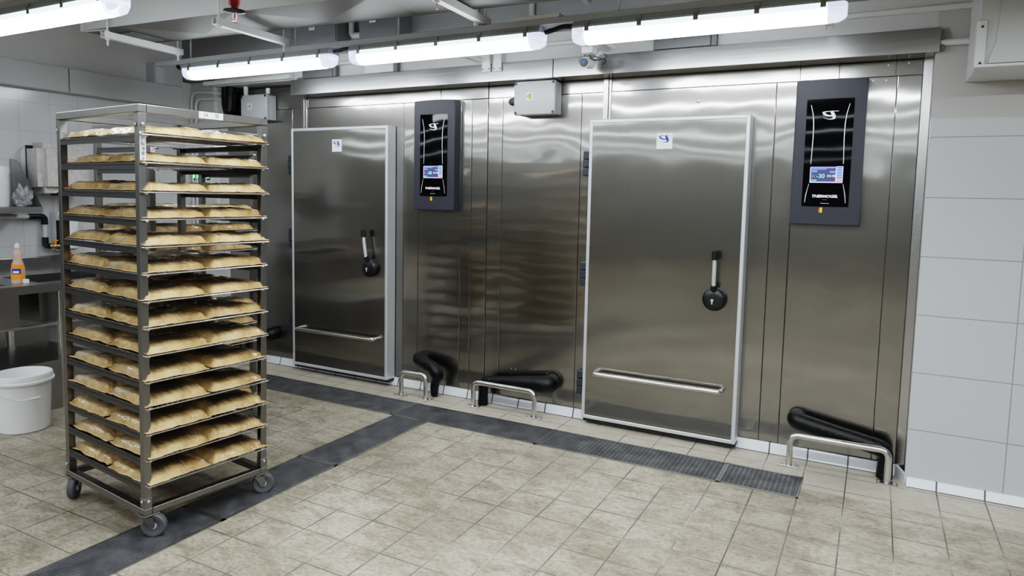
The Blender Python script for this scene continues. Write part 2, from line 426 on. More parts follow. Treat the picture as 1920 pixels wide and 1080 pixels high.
# ------------------------------------------------------------------ drains
def grate(x0, x1, y0, y1, label, group):
    t = thing('drain_grate', label, 'drain grate', ((x0 + x1) / 2, (y0 + y1) / 2, 0), group)
    bm = B(); box(bm, x0 + .012, x1 - .012, y0 + .012, y1 - .012, .0, .0035); obj('grating', bm, M['grate'], t)
    bm = B()
    if x1 - x0 > y1 - y0 or True:
        box(bm, x0, x1, y0, y0 + .011, 0, .0045); box(bm, x0, x1, y1 - .011, y1, 0, .0045)
        box(bm, x0, x0 + .011, y0, y1, 0, .0045); box(bm, x1 - .011, x1, y0, y1, 0, .0045)
    obj('rim', bm, M['drain_rim'], t)
GD = 'steel drain grates in the floor channels'
grate(-2.75, -1.72, -.585, -.30, 'dark drain grate of the long channel, mostly hidden behind the food trolleys', GD)
grate(-1.718, -.43, -.585, -.30, 'dark drain grate of the long channel running below the door farther from the tiled wall', GD)
grate(-.428, .6, -.585, -.30, 'dark drain grate where the two floor channels meet in a T', GD)
grate(.602, 1.625, -.585, -.30, 'dark drain grate directly below the freezer door closer to the tiled wall', GD)
grate(1.627, 2.005, -.585, -.30, 'short dark drain grate at the closed end of the long channel near the tiled wall', GD)
grate(-.412, -.148, -1.40, -.587, 'dark drain grate joining the long channel, between it and the front trolley', GD)
grate(-.412, -.148, -2.10, -1.402, 'dark drain grate with open holes beside the front trolley', GD)
grate(-.412, -.148, -2.80, -2.102, 'grimy dark drain grate under the caster of the front trolley', GD)
grate(-.412, -.148, -3.9, -2.802, 'grimy dark drain grate at the bottom edge of the view', GD)

# ------------------------------------------------------------------ blast freezers
def freezer(label, x0, x1, panels, strips, doorx, dz, lever_tilt, ctl, hinge):
    fz = thing('blast_freezer', label, 'freezer', ((x0 + x1) / 2, 0, 0), 'walk-in blast freezers')
    bm = B(); box(bm, x0, x1, .012, .28, .02, 2.24); obj('body', bm, M['dark_steel'], fz)
    for a, b in panels:
        bm = B(); box(bm, a + .001, b - .001, 0, .011, .06, 2.063, .0028, 2); obj('front_panel', bm, M['panel'], fz)
    for a, b, y in strips:
        bm = B(); box(bm, a + .001, b - .001, y, .011, 2.066, 2.20, .0012); obj('top_panel', bm, M['panel'], fz)
    xb = doorx + .046 if doorx > 0 else doorx + .018
    bm = B(); box(bm, xb, xb + .034, -.014, -.0005, dz + 1.85, 2.142, .002); box(bm, xb + .036, xb + .050, -.008, -.0005, dz + 1.85, 2.142, .001); obj('door_bracket', bm, M['header'], fz)
    # door
    dx0 = doorx; dx1 = doorx + .934; z0, z1 = dz, dz + 1.848
    bm = B(); box(bm, dx0 + .016, dx1 - .016, -.0985, -.004, z0 + .016, z1 - .016); d = obj('door', bm, M['door'], fz)
    bm = B()
    for a in ((dx0, dx0 + .020, z0, z1), (dx1 - .022, dx1, z0, z1), (dx0 + .018, dx1 - .018, z0, z0 + .022), (dx0 + .018, dx1 - .018, z1 - .022, z1)):
        box(bm, a[0], a[1], -.1015, -.004, a[2], a[3], .003)
    lab(obj('door_frame', bm, M['alu'], d), 'pale aluminium edge profile around the door')
    bm = B(); box(bm, dx0 + .006, dx1 + .002, -.085, -.006, z0 - .018, z0 - .001); lab(obj('door_seal', bm, M['black'], d), 'black rubber sweep under the door')
    for hz in hinge:
        bm = B(); box(bm, dx0 - .042, dx0 - .002, -.094, -.0005, hz, hz + .05, .006, 2); box(bm, dx0 - .040, dx0 - .003, -.100, -.0005, hz + .052, hz + .098, .004, 2); box(bm, dx0 - .042, dx0 - .002, -.094, -.0005, hz + .10, hz + .15, .006, 2)
        lab(obj('hinge', bm, M['dark_grey'], d), 'dark blue-grey hinge block')
    hx, hz = dx1 - .147, z0 + .822
    bm = B(); lathe(bm, [(.064, 0), (.068, .008), (.064, .03), (.052, .042), (.03, .046), (.001, .046)], (hx, -.0985, hz), 32, (0, -1, 0), caps=False)
    cyl(bm, (hx, -.13, hz + .05), (hx + lever_tilt * .08, -.15, hz + .085), .017); obj('handle', bm, M['black'], d, True)
    lx = hx + lever_tilt * .3
    bm = B(); cyl(bm, (hx + lever_tilt * .08, -.15, hz + .08), (lx, -.15, hz + .235), .0115); lab(obj('lever_rod', bm, M['silver'], d, True), 'silver lever rod')
    bm = B(); cyl(bm, (lx - lever_tilt * .01, -.15, hz + .225), (lx + lever_tilt * .03, -.15, hz + .272), .0165); cyl(bm, (lx + lever_tilt * .03, -.15, hz + .272), (lx + lever_tilt * .032, -.15, hz + .2745), .0135); lab(obj('lever_cap', bm, M['black'], d, True), 'black cap on the lever')
    bm = B(); cyl(bm, (hx - .006, -.144, hz - .004), (hx - .006, -.147, hz - .004), .008); box(bm, hx - .0095, hx - .0025, -.147, -.144, hz - .026, hz - .004); lab(obj('keyhole', bm, M['silver'], d), 'silver key cylinder')
    bz = z0 + .303; ba, bb = dx0 + .088, dx0 + .85
    bm = B(); tube(bm, rounded([(ba, -.0985, bz), (ba, -.158, bz), (bb, -.158, bz), (bb, -.0985, bz)], .035), .0145, 14); lab(obj('kick_bar', bm, M['tube'], d, True), 'round stainless bumper bar low on the door')
    sx, sz = dx0 + .462, z0 + 1.712
    bm = B(); box(bm, sx - .046, sx + .046, -.0998, -.0985, sz - .045, sz + .045); st = lab(obj('sticker', bm, M['paper'], d), 'small white sticker with blue emblem')
    bm = logo_bm(.076); bmesh.ops.transform(bm, matrix=Matrix.Translation((sx, -.1003, sz + .012)) @ FACE_Y, verts=bm.verts); lab(obj('sticker_logo', bm, M['ink_blue'], d), 'blue swooping emblem')
    text('sticker_text', 'blast freezers'.upper() if False else '..............', .012, (sx, -.1003, sz - .031), M['grey_box'], d)
    # control panel
    cx0, cx1, cz0, cz1, yo = ctl
    w = cx1 - cx0; cm = (cx0 + cx1) / 2
    bm = B(); pts = []
    N = 12
    for k in range(N + 1):
        s = k / N; pts.append((cx0 + w * s, yo, cz1 + .006 * (1 - (2 * s - 1) ** 2)))
    for k in range(N + 1):
        s = k / N; pts.append((cx1 + .004 * (1 - (2 * s - 1) ** 2) * -1, yo, cz1 - (cz1 - cz0) * s) if 0 < k < N else (cx1, yo, cz1 if k == 0 else cz0))
    pts = [p for i, p in enumerate(pts) if i == 0 or (Vector(p) - Vector(pts[i - 1])).length > 1e-5]
    pts.append((cx0, yo, cz0))
    prism(bm, pts, (0, -yo - .001, 0))
    es = [e for e in bm.edges if all(abs(v.co.y - yo) < 1e-6 for v in e.verts)]
    bmesh.ops.bevel(bm, geom=es, offset=.006, segments=2, affect='EDGES')
    cp = lab(obj('control_panel', bm, M['slate'], fz, True), 'slate grey control box with black glass and small screen')
    gx0, gx1, gz0, gz1 = cx0 + .056, cx0 + .282, cz0 + .100, cz0 + .660
    bm = B(); nx, nz = 14, 24
    g = [[bm.verts.new((gx0 + (gx1 - gx0) * i / nx, yo - .0012 - .006 * math.sin(PI * j / nz) * 0 - .004 * (1 - (2 * i / nx - 1) ** 2), gz0 + (gz1 - gz0) * j / nz)) for i in range(nx + 1)] for j in range(nz + 1)]
    for j in range(nz):
        for i in range(nx): bm.faces.new((g[j][i], g[j][i + 1], g[j + 1][i + 1], g[j + 1][i]))
    obj('glass_front', bm, M['glass'], cp, True)
    yt = yo - .0062
    bm = B()
    for s in (-1, 1):
        for P in ([(.092, .53, .002), (.080, .48, .0035), (.075, .43, .004), (.074, .36, .004), (.078, .222, .003)], [(.082, .118, .002), (.094, .06, .004), (.098, .02, .003)]):
            ribbon(bm, [(s * a, b, c) for a, b, c in P])
    bmesh.ops.transform(bm, matrix=Matrix.Translation(((gx0 + gx1) / 2, yo - .0062, gz0)) @ FACE_Y, verts=bm.verts)
    lab(obj('trim_line', bm, M['silver'], cp), 'thin silver curves on the glass')
    bm = logo_bm(.082); bmesh.ops.transform(bm, matrix=Matrix.Translation(((gx0 + gx1) / 2, yt, gz1 - .086)) @ FACE_Y, verts=bm.verts); lab(obj('glass_logo', bm, M['white_mark'], cp), 'white swooping emblem')
    s0, s1, sz0, sz1 = gx0 + .034, gx0 + .192, gz0 + .124, gz0 + .210
    def R(name, mat, a, b, c, e, k, mm=None):
        bm = B(); box(bm, s0 + (s1 - s0) * a, s0 + (s1 - s0) * b, yt - .001 - .0006 * k, yt, sz0 + (sz1 - sz0) * c, sz0 + (sz1 - sz0) * e); return bm
    lab(obj('screen', R('', 0, 0, 1, 0, 1, 0), M['scr_frame'], cp), 'lit blue and lavender touch screen')
    bm = R('', 0, .03, .78, .07, .90, 1); obj('screen_field', bm, M['scr_dark'], cp)
    bm = R('', 0, 0, .80, .94, 1, 1); obj('screen_bar', bm, M['scr_dark'], cp)
    bm = R('', 0, .04, .50, .80, .87, 2)
    for a in ((.05, .22, .64, .77), (.60, .77, .60, .72)): 
        b2 = R('', 0, *a, 2); me = bpy.data.meshes.new('x'); b2.to_mesh(me); bm.from_mesh(me); bpy.data.meshes.remove(me)
    for k in range(5):
        b2 = R('', 0, .82, .98, .26 + .15 * k, .38 + .15 * k, 2); me = bpy.data.meshes.new('x'); b2.to_mesh(me); bm.from_mesh(me); bpy.data.meshes.remove(me)
    obj('screen_button', bm, M['scr_blue'], cp)
    obj('screen_alarm', R('', 0, .82, .99, .02, .22, 2), M['scr_red'], cp)
    obj('screen_status', R('', 0, .04, .21, .10, .19, 2), M['scr_green'], cp)
    X = lambda a: s0 + (s1 - s0) * a
    Z = lambda a: sz0 + (sz1 - sz0) * a
    text('screen_temperature', '-30', .030, (X(.33), yt - .003, Z(.40)), M['scr_cyan'], cp)
    text('screen_time', '04:48', .018, (X(.655), yt - .003, Z(.41)), M['scr_yel'], cp)
    text('screen_icon', '( )', .016, (X(.10), yt - .003, Z(.41)), M['scr_red'], cp)
    text('glass_lettering', 'THERMOGEL', .0195, ((gx0 + gx1) / 2 - .003, yt, gz0 + .053), M['white_mark'], cp, shear=.25, sx=1.12, bold=.0006)
    text('glass_small_text', 'BLAST CHILLERS' if False else '- - - - -', .008, ((gx0 + gx1) / 2, yt, gz0 + .036), M['white_mark'], cp)
    text('glass_web_text', '- - - - - - -', .010, ((gx0 + gx1) / 2, yt, gz0 + .017), M['white_mark'], cp, bold=.0005)
    bm = B(); box(bm, cm - .026, cm - .012, yo - .0012, yo, cz0 + .068, cz0 + .094); lab(obj('maker_mark', bm, M['yellow'], cp), 'yellow maker mark')
    bm = B(); box(bm, cm - .030, cm - .024, yo - .0012, yo, cz0 + .070, cz0 + .092); obj('maker_mark_edge', bm, M['orange_red'], cp)
    text('maker_lettering', 'Kolb', .023, (cm + .012, yo - .001, cz0 + .080), M['ink'], cp)
    return fz
fl = freezer('steel walk-in freezer whose closed door is behind the food trolleys, farther from the tiled wall', -2.6, -.081,
        [(-2.6, -1.86), (-1.86, -.776), (-.776, -.645), (-.645, -.288), (-.288, -.205), (-.205, -.081)],
        [(-2.6, -1.76, .004), (-1.76, -.56, .004), (-.56, -.46, -.003), (-.46, -.081, .0)], -1.778, .053, -.10,
        (-.645, -.302, 1.307, 2.060, -.062), (.30, .98, 1.55))
fr = freezer('steel walk-in freezer beside the white tiled wall, with the larger looking closed door', -.079, 2.42,
        [(-.079, .032), (.032, .592), (.592, 1.735), (1.735, 1.84), (1.84, 2.31), (2.31, 2.42)],
        [(-.079, .46, .004), (.46, 1.85, .004), (1.85, 2.04, -.002), (2.04, 2.30, .004), (2.30, 2.42, .004)], .689, .040, .0,
        (1.842, 2.183, 1.297, 2.053, -.062), (.185, .87, 1.55))
# steel corner post between cladding and tiled wall
bm = B(); prism(bm, [(2.42, .0, .05), (2.422, -.004, .05), (2.460, -.012, .05), (2.4615, .01, .05)], (0, 0, 2.10)); obj('corner_post', bm, M['header'], fr)
# little screws and marks on the panels
for x, z in ((.135, .255), (.165, .254), (.135, .182), (.165, .182), (.40, .262), (.43, .262), (.395, .185), (.43, .185), (2.325, 1.985), (2.26, 2.045), (2.20, 2.045), (2.265, 2.12), (2.355, 2.125)):
    bm = B(); cyl(bm, (x, -.001, z), (x, -.004, z), .0042, n=10); obj('screw_head', bm, M['bolt'], fr)
bm = B(); lathe(bm, [(.012, 0), (.012, .004), (.006, .007), (.001, .007)], (1.31, 0, 1.985), 20, (0, -1, 0), caps=False); lab(obj('sensor_plug', bm, M['silver'], fr, True), 'small round steel plug')

# ------------------------------------------------------------------ header fascia
def fascia(x0, x1, label, notch=None):
    bm = B(); box(bm, x0, x1, -.16, -.0135, 2.143, 2.256, .0025)
    o = obj('steel_fascia', bm, M['header'], None, loc=((x0 + x1) / 2, -.09, 2.143)); tag(o, label, 'cover'); return o
fascia(-1.72, .459, 'long folded steel cover over the freezer farther from the tiled wall')
f2_ = fascia(.462, 2.476, 'long folded steel cover over the freezer beside the tiled wall, ending at a white pipe')
bm = B(); box(bm, 2.4762, 2.492, -.150, -.121, 2.15, 2.245, .001); lab(obj('end_plate', bm, M['grey_dark'], f2_), 'dark end plate')
bm = B(); box(bm, -1.66, -1.30, -.15, -.1, 2.257, 2.27); tag(obj('steel_strip', bm, M['dark_steel'], None, loc=(-1.48, -.12, 2.257)), 'short dark steel strip lying on the end of the long steel cover', 'strip')

# boxes on the wall just above the fascia
for x0, x1, z1, mt, lb in ((-1.592, -1.30, 2.334, 'dark_steel', 'dark steel box end above the left door under the ceiling lights'), (-1.0, -.75, 2.33, 'white_metal', 'pale box end above the steel cover between the two junction boxes'), (1.085, 1.403, 2.33, 'dark_steel', 'dark scratched steel box end above the cover over the door beside the tiled wall')):
    bm = B(); box(bm, x0, x1, -.165, -.121, 2.2575, z1, .002); o = obj('cover_box', bm, M[mt], None, loc=((x0 + x1) / 2, -.14, 2.2575)); tag(o, lb, 'box', 'boxes above the steel cover')
    bm = B(); box(bm, x1 + .002, x1 + .03, -.160, -.121, 2.2575, z1); obj('box_edge', bm, M['grey_dark'], o)
for x0, lb in ((-.036, 'white hanger bracket over the steel cover, left one of the pair'), (.045, 'white hanger bracket over the steel cover, right one of the pair')):
    bm = B(); box(bm, x0, x0 + .064, -.172, -.164, 2.205, 2.31, .002); box(bm, x0, x0 + .006, -.172, -.125, 2.258, 2.31); box(bm, x0 + .058, x0 + .064, -.172, -.125, 2.258, 2.31)
    o = obj('hanger_bracket', bm, M['white_metal'], None, loc=(x0 + .032, -.165, 2.205)); tag(o, lb, 'bracket', 'hanger brackets over the cover')
    for dx in (-.022, .022):
        bm = B(); cyl(bm, (dx, -.007, .017), (dx, -.0095, .017), .004, n=10); obj('screw_head', bm, M['ink'], o, world=False)

# ------------------------------------------------------------------ junction boxes
def warn(parent, x, y, z, s, turn):
    bm = B(); box(bm, x - s, x + s, y - .001, y, z - s, z + s); lab(obj('warning_label', bm, M['paper'], parent), 'white label with yellow warning triangle')
    a = [(math.cos(turn + k * 2 * PI / 3) * s * .85, math.sin(turn + k * 2 * PI / 3) * s * .85) for k in range(3)]
    bm = B(); prism(bm, [(x + p, y - .0015, z + q) for p, q in a], (0, .0005, 0)); obj('triangle', bm, M['yellow'], parent)
    c = [(math.cos(turn + k * 2 * PI / 3), math.sin(turn + k * 2 * PI / 3)) for k in range(3)]
    bm = B()
    for k in range(3):
        p, q = c[k], c[(k + 1) % 3]
        ribbon(bm, [(p[0] * s * .86, p[1] * s * .86, s * .12), (q[0] * s * .86, q[1] * s * .86, s * .12)])
    ribbon(bm, [(-.1 * s, .32 * s, s * .1), (.08 * s, .0, s * .14), (-.1 * s, .02 * s, s * .12), (.05 * s, -.32 * s, s * .05)])
    bmesh.ops.transform(bm, matrix=Matrix.Translation((x, y - .0022, z)) @ FACE_Y, verts=bm.verts); obj('triangle_edge', bm, M['ink'], parent)
def jbox(x0, x1, z0, z1, yf, label, lx, conduit, turn):
    t = thing('junction_box', label, 'junction box', ((x0 + x1) / 2, -.001, z0), 'grey junction boxes on the freezer front')
    bm = B(); box(bm, x0 + .006, x1 - .006, yf + .03, -.001, z0 + .004, z1 - .004, .006, 2); obj('box_base', bm, M['grey_box'], t, True)
    bm = B(); box(bm, x0, x1, yf, yf + .034, z0, z1, .010, 3); obj('lid', bm, M['grey_box'], t, True)
    for x in (x0 + .014, x1 - .014):
        for z in (z0 + .014, z1 - .014):
            bm = B(); cyl(bm, (x, yf + .002, z), (x, yf - .0035, z), .010, .008, n=14); obj('lid_screw', bm, M['dark_grey'], t, True)
    warn(t, lx, yf - .0005, (z0 + z1) / 2 + .01, .024, turn)
    return t
j1 = jbox(.172, .460, 1.930, 2.140, -.118, 'grey junction box between the two freezer doors, under the steel cover', .285, None, PI)
bm = B(); tube(bm, rounded([(.18, -.05, 2.03), (.12, -.05, 2.03), (.10, -.0, 2.03)], .04), .022, 14); lab(obj('cable_gland', bm, M['rubber'], j1, True), 'grey conduit elbow entering the freezer')
j2 = jbox(-2.318, -2.030, 1.975, 2.178, -.110, 'grey junction box behind the top of the front trolley', -2.215, None, PI)
bm = B(); tube(bm, [(-2.345, -.03, 2.178), (-2.345, -.03, 2.23), (-2.345, -.03, 2.258)], .018); lab(obj('cable_riser', bm, M['white'], j2, True), 'pale conduit riser')
bm = B(); tube(bm, [(-2.02, -.1, 2.178), (-2.02, -.1, 2.22)], .016); lab(obj('cable_riser', bm, M['white'], j2, True), 'pale conduit riser')
# ------------------------------------------------------------------ floor bumpers and insulated pipes
def bumper(x0, x1, y, label):
    h = .186; r = .0165
    t = thing('floor_bumper', label, 'bumper rail', ((x0 + x1) / 2, y, 0), 'stainless floor bumper rails')
    bm = B(); tube(bm, rounded([(x0, y, .006), (x0, y, h - r), (x1, y, h - r), (x1, y, .006)], .045, 9), r, 16); obj('bent_tube', bm, M['tube'], t, True)
    for x in (x0, x1):
        bm = B(); box(bm, x - .048, x + .048, y - .026, y + .026, 0, .006, .0015); p = obj('base_plate', bm, M['tube'], t)
        bm = B(); cyl(bm, (x - .037, y, .006), (x - .037, y, .012), .007, n=6); cyl(bm, (x + .037, y, .006), (x + .037, y, .012), .007, n=6); obj('anchor_bolt', bm, M['bolt'], p)
bumper(-.642, -.432, -.194, 'narrow bent stainless bumper rail beside the door farther from the tiled wall')
bumper(-.072, .387, -.156, 'wide bent stainless bumper rail between the two freezer doors')
bumper(1.918, 2.385, -.152, 'wide bent stainless bumper rail at the white tiled wall')
def pipe(pts, radii, label, rad=.06):
    P = rounded(pts, rad, 8); n = len(P)
    R = []
    L = [0]
    for a, b in zip(P, P[1:]): L.append(L[-1] + (b - a).length)
    for l in L:
        s = l / L[-1] * (len(radii) - 1); i = min(int(s), len(radii) - 2); R.append(radii[i] + (radii[i + 1] - radii[i]) * (s - i) + .002 * math.sin(l * 55))
    # subdivide long spans for lumps
    Q, RQ = [], []
    for i in range(n - 1):
        k = max(1, int((P[i + 1] - P[i]).length / .025))
        for j in range(k):
            s = j / k; Q.append(P[i].lerp(P[i + 1], s)); rr = R[i] + (R[i + 1] - R[i]) * s
            RQ.append(rr * (1 + .07 * noise.noise(Q[-1] * 14)))
    Q.append(P[-1]); RQ.append(R[-1])
    bm = B(); tube(bm, Q, RQ, 18)
    o = obj('insulated_pipe', bm, M['pipe'], None, True, loc=(P[-1].x, P[-1].y, 0)); tag(o, label, 'pipe', 'black insulated drain pipes'); return o
pipe([(-.600, -.002, .238), (-.596, -.060, .240), (-.430, -.098, .200), (-.392, -.100, .145), (-.424, -.100, .085), (-.422, -.100, .004)], [.044, .046, .045, .047, .050, .044, .032, .028, .026], 'black insulated drain pipe elbow beside the door farther from the tiled wall', .05)
pipe([(.44, -.002, .215), (.44, -.072, .205), (-.035, -.085, .165), (-.035, -.085, .004)], [.054, .060, .056, .052, .040, .034, .033, .036], 'black insulated drain pipe lying level between the two freezer doors', .05)
pipe([(1.935, -.002, .235), (1.935, -.066, .225), (2.375, -.078, .150), (2.372, -.080, .004)], [.048, .05, .05, .052, .055, .045, .036, .04], 'black insulated drain pipe sloping to the floor at the tiled wall', .05)
pipe([(-2.06, -.002, .26), (-2.06, -.062, .25), (-2.45, -.075, .18), (-2.46, -.078, .004)], [.05, .052, .05, .05, .036], 'black insulated drain pipe mostly hidden behind the trolleys', .05)

# ------------------------------------------------------------------ ceiling services
def light(x0, x1, y, label, clips=5):
    L = x1 - x0; z = 2.175
    t = thing('ceiling_light', label, 'light', ((x0 + x1) / 2, y, z), 'weatherproof tube lights')
    bm = B(); pr = [(-.052, 2.247), (-.052, 2.256), (-.034, 2.282), (.034, 2.282), (.052, 2.256), (.052, 2.247)]
    prism(bm, [(x0 + .012, y + a, b) for a, b in pr], (L - .024, 0, 0)); obj('housing', bm, M['grey_box'], t)
    bm = B(); pr = [(-.051, 2.247), (-.051, 2.215), (-.040, 2.186), (-.018, 2.174), (.018, 2.174), (.040, 2.186), (.051, 2.215), (.051, 2.247)]
    prism(bm, [(x0 + .075, y + a, b) for a, b in pr], (L - .15, 0, 0)); lab(obj('diffuser', bm, M['tube_glow'], t, True), 'glowing white diffuser')
    for s, xa, xb in ((-1, x0, x0 + .074), (1, x1 - .074, x1)):
        bm = B(); rings = []
        for f, sc in ((0, 1), (.55, .98), (.85, .85), (1, .45)):
            xx = (xb - (xb - xa) * f) if s < 0 else (xa + (xb - xa) * f)
            rings.append([bm.verts.new((xx, y + a * sc, 2.247 + (b - 2.247) * (sc if f < 1 else .7))) for a, b in pr])
        for a, b in zip(rings, rings[1:]):
            for k in range(len(pr)): bm.faces.new((a[k], a[(k + 1) % len(pr)], b[(k + 1) % len(pr)], b[k]))
        bm.faces.new(rings[-1]); bm.faces.new(rings[0])
        lab(obj('end_cap', bm, M['endcap'], t, True), 'clear bluish end cap')
        bm = B(); cx = (xa + xb) / 2
        for yy in (-.026, .026):
            bm = B(); cyl(bm, (cx - .022, y + yy, 2.207), (cx + .022, y + yy, 2.207), .0135, n=12); obj('lamp_holder', bm, M['white'], t, True)
    for k in range(clips):
        x = x0 + .09 + (L - .18) * k / (clips - 1)
        for s in (-1, 1):
            bm = B(); box(bm, x - .011, x + .011, y + s * .0535 - .0015, y + s * .0535 + .0015, 2.228, 2.262); box(bm, x + .0108, x + .0135, y + s * .0525 - .006, y + s * .0525 + .004, 2.246, 2.274); obj('clip', bm, M['clip'], t)
    return t
light(-2.05, -.697, -.80, 'glowing tube light nearest the left wall in the row over the freezers')
light(-.563, .709, -.80, 'glowing tube light in the middle of the row over the freezers')
light(.865, 2.10, -.80, 'glowing tube light in the row over the freezers, nearest the tiled wall')
light(-1.97, -.695, -2.13, 'glowing tube light hanging in front of the duct, cut by the top left corner')
# trunking over the row
bm = B(); box(bm, -2.335, 2.30, -.835, -.765, 2.283, 2.315, .002); box(bm, -2.335, -2.33, -.835, -.765, 2.17, 2.29)
o = obj('cable_trunking', bm, M['grey_box'], None, loc=(0, -.8, 2.283)); tag(o, 'long grey steel trunking carrying the row of lights over the freezers', 'trunking')
for x in (-2.0, -1.02, -.22, 1.10, 2.0):
    bm = B(); cyl(bm, (x, -.8, 2.315), (x, -.8, 2.8495), .005, n=8); obj('hanging_rod', bm, M['white_metal'], o)
bm = B(); box(bm, .55, .80, -.835, -.765, 2.3155, 2.335, .001); o = obj('trunking_cover', bm, M['white_metal'], None, loc=(.67, -.8, 2.3155)); tag(o, 'short pale cover plate on the long trunking above the camera', 'cover')
bm = B(); box(bm, -2.4, -.3, -2.165, -2.095, 2.283, 2.315, .002)
o = obj('cable_trunking', bm, M['grey_box'], None, loc=(-1.3, -2.13, 2.283)); tag(o, 'grey trunking above the light in the top left corner', 'trunking')
for x in (-2.3, -1.3, -.4):
    bm = B(); cyl(bm, (x, -2.13, 2.315), (x, -2.13, 2.8495), .006, n=8); obj('hanging_rod', bm, M['white_metal'], o)
def cable(pts, r, name, label, mat='black', rad=.03):
    bm = B(); tube(bm, rounded(pts, rad, 6), r, 10); o = obj(name, bm, M[mat], None, True, loc=pts[0]); tag(o, label, 'cable'); return o
cable([(-.70, -.80, 2.265), (-.66, -.80, 2.268), (-.62, -.80, 2.276), (-.57, -.80, 2.27)], .011, 'power_cable', 'black cable between the first and middle lights over the freezers')
cable([(.708, -.80, 2.252), (.76, -.80, 2.262), (.80, -.80, 2.272), (.868, -.80, 2.268)], .012, 'power_cable', 'black cable between the middle light and the one nearest the tiled wall')
cable([(-2.14, -.80, 2.281), (-2.13, -.80, 2.262), (-2.07, -.80, 2.262), (-2.045, -.80, 2.268)], .012, 'power_cable', 'short black cable at the far end of the row of lights')
for x, y1, lb in ((-1.805, -.458, 'slim white support arm beyond the light nearest the left wall'), (-.041, -.18, 'slim white support arm behind the middle light'), (.86, -.216, 'slim white support arm just beside the camera'), (2.0, -.277, 'slim white support arm at the end of the light nearest the tiled wall')):
    bm = B()
    y0 = -.752
    prism(bm, [(x - .018, y0, 2.283), (x - .018, y0, 2.262), (x - .014, y0, 2.262), (x - .014, y0, 2.279), (x + .014, y0, 2.279), (x + .014, y0, 2.262), (x + .018, y0, 2.262), (x + .018, y0, 2.283)], (0, y1 - y0, -.0))
    box(bm, x - .018, x + .018, -.79, y0, 2.2830, 2.2835)
    o = obj('support_arm', bm, M['white_metal'], None, loc=(x, (y0 + y1) / 2, 2.262)); tag(o, lb, 'support arm', 'white support arms of the trunking')

# rectangular duct with crossed panels, slung on trapezes
def duct():
    a = -math.radians(-3.2)
    P0 = Vector((-2.244, -1.401, 2.40)); ux = Vector((math.cos(a), math.sin(a), 0)); uy = Vector((-ux.y, ux.x, 0))
    t = thing('ventilation_duct', 'big white rectangular air duct with dented underside, hung above the trolleys', 'duct', P0)
    L, Wd, H = 3.2, .42, .33
    pt = lambda u, v, z: P0 + ux * u + uy * v + Vector((0, 0, z))
    bm = B()
    c = [[pt(u, v, z) for v in (0, Wd)] for u in (0, L) for z in (0, H)]
    vs = {}
    for u in (0, L):
        for v in (0, Wd):
            vs[u, v] = bm.verts.new(pt(u, v, H))
    # underside split into cross-broken panels
    n = 3; us = [0, .35] + [.35 + (L - .35) * k / n for k in range(1, n + 1)]
    lo = [(bm.verts.new(pt(u, 0, 0)), bm.verts.new(pt(u, Wd, 0))) for u in us]
    for k in range(len(us) - 1):
        a0, a1 = lo[k]; b0, b1 = lo[k + 1]
        if k == 0: bm.faces.new((a0, a1, b1, b0)); continue
        m = bm.verts.new(pt((us[k] + us[k + 1]) / 2, Wd * .55, -.034))
        for e in ((a0, a1), (a1, b1), (b1, b0), (b0, a0)): bm.faces.new((*e, m))
    bm.faces.new((vs[0, 0], vs[0, Wd], vs[L, Wd], vs[L, 0]))
    bm.faces.new([l[0] for l in lo] + [vs[L, 0], vs[0, 0]]); bm.faces.new([l[1] for l in lo] + [vs[L, Wd], vs[0, Wd]])
    bm.faces.new((lo[0][0], lo[0][1], vs[0, Wd], vs[0, 0])); bm.faces.new((lo[-1][0], lo[-1][1], vs[L, Wd], vs[L, 0]))
    bm.faces.ensure_lookup_table()
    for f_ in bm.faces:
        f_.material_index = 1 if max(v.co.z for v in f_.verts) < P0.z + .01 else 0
    obj('duct_body', bm, [M['duct'], M['duct_under_shade']], t)
    # flange strip at its end
    bm = B()
    prism(bm, [pt(.0, -.004, -.004), pt(.02, -.004, -.004), pt(.02, -.004, H), pt(.0, -.004, H)], uy * .004)
    prism(bm, [pt(.02, -.002, -.004), pt(.20, .02, -.004), pt(.20, .04, -.004), pt(.02, .018, -.004)], Vector((0, 0, .003)))
    obj('flange', bm, M['white_metal'], t)
    # grille under its end
    bm = B(); prism(bm, [pt(.06, .12, -.008), pt(.30, .12, -.008), pt(.30, .36, -.008), pt(.06, .36, -.008)], Vector((0, 0, .007))); g = lab(obj('grille', bm, M['grey_dark'], t), 'dark louvred grille')
    bm = B()
    for k in range(9):
        v = .13 + .027 * k
        prism(bm, [pt(.065, v, -.010), pt(.295, v, -.010), pt(.295, v + .008, -.010), pt(.065, v + .008, -.010)], Vector((0, 0, .002)))
    obj('grille_blade', bm, M['grey_box'], g)
    return pt, ux, uy
pt, ux, uy = duct()
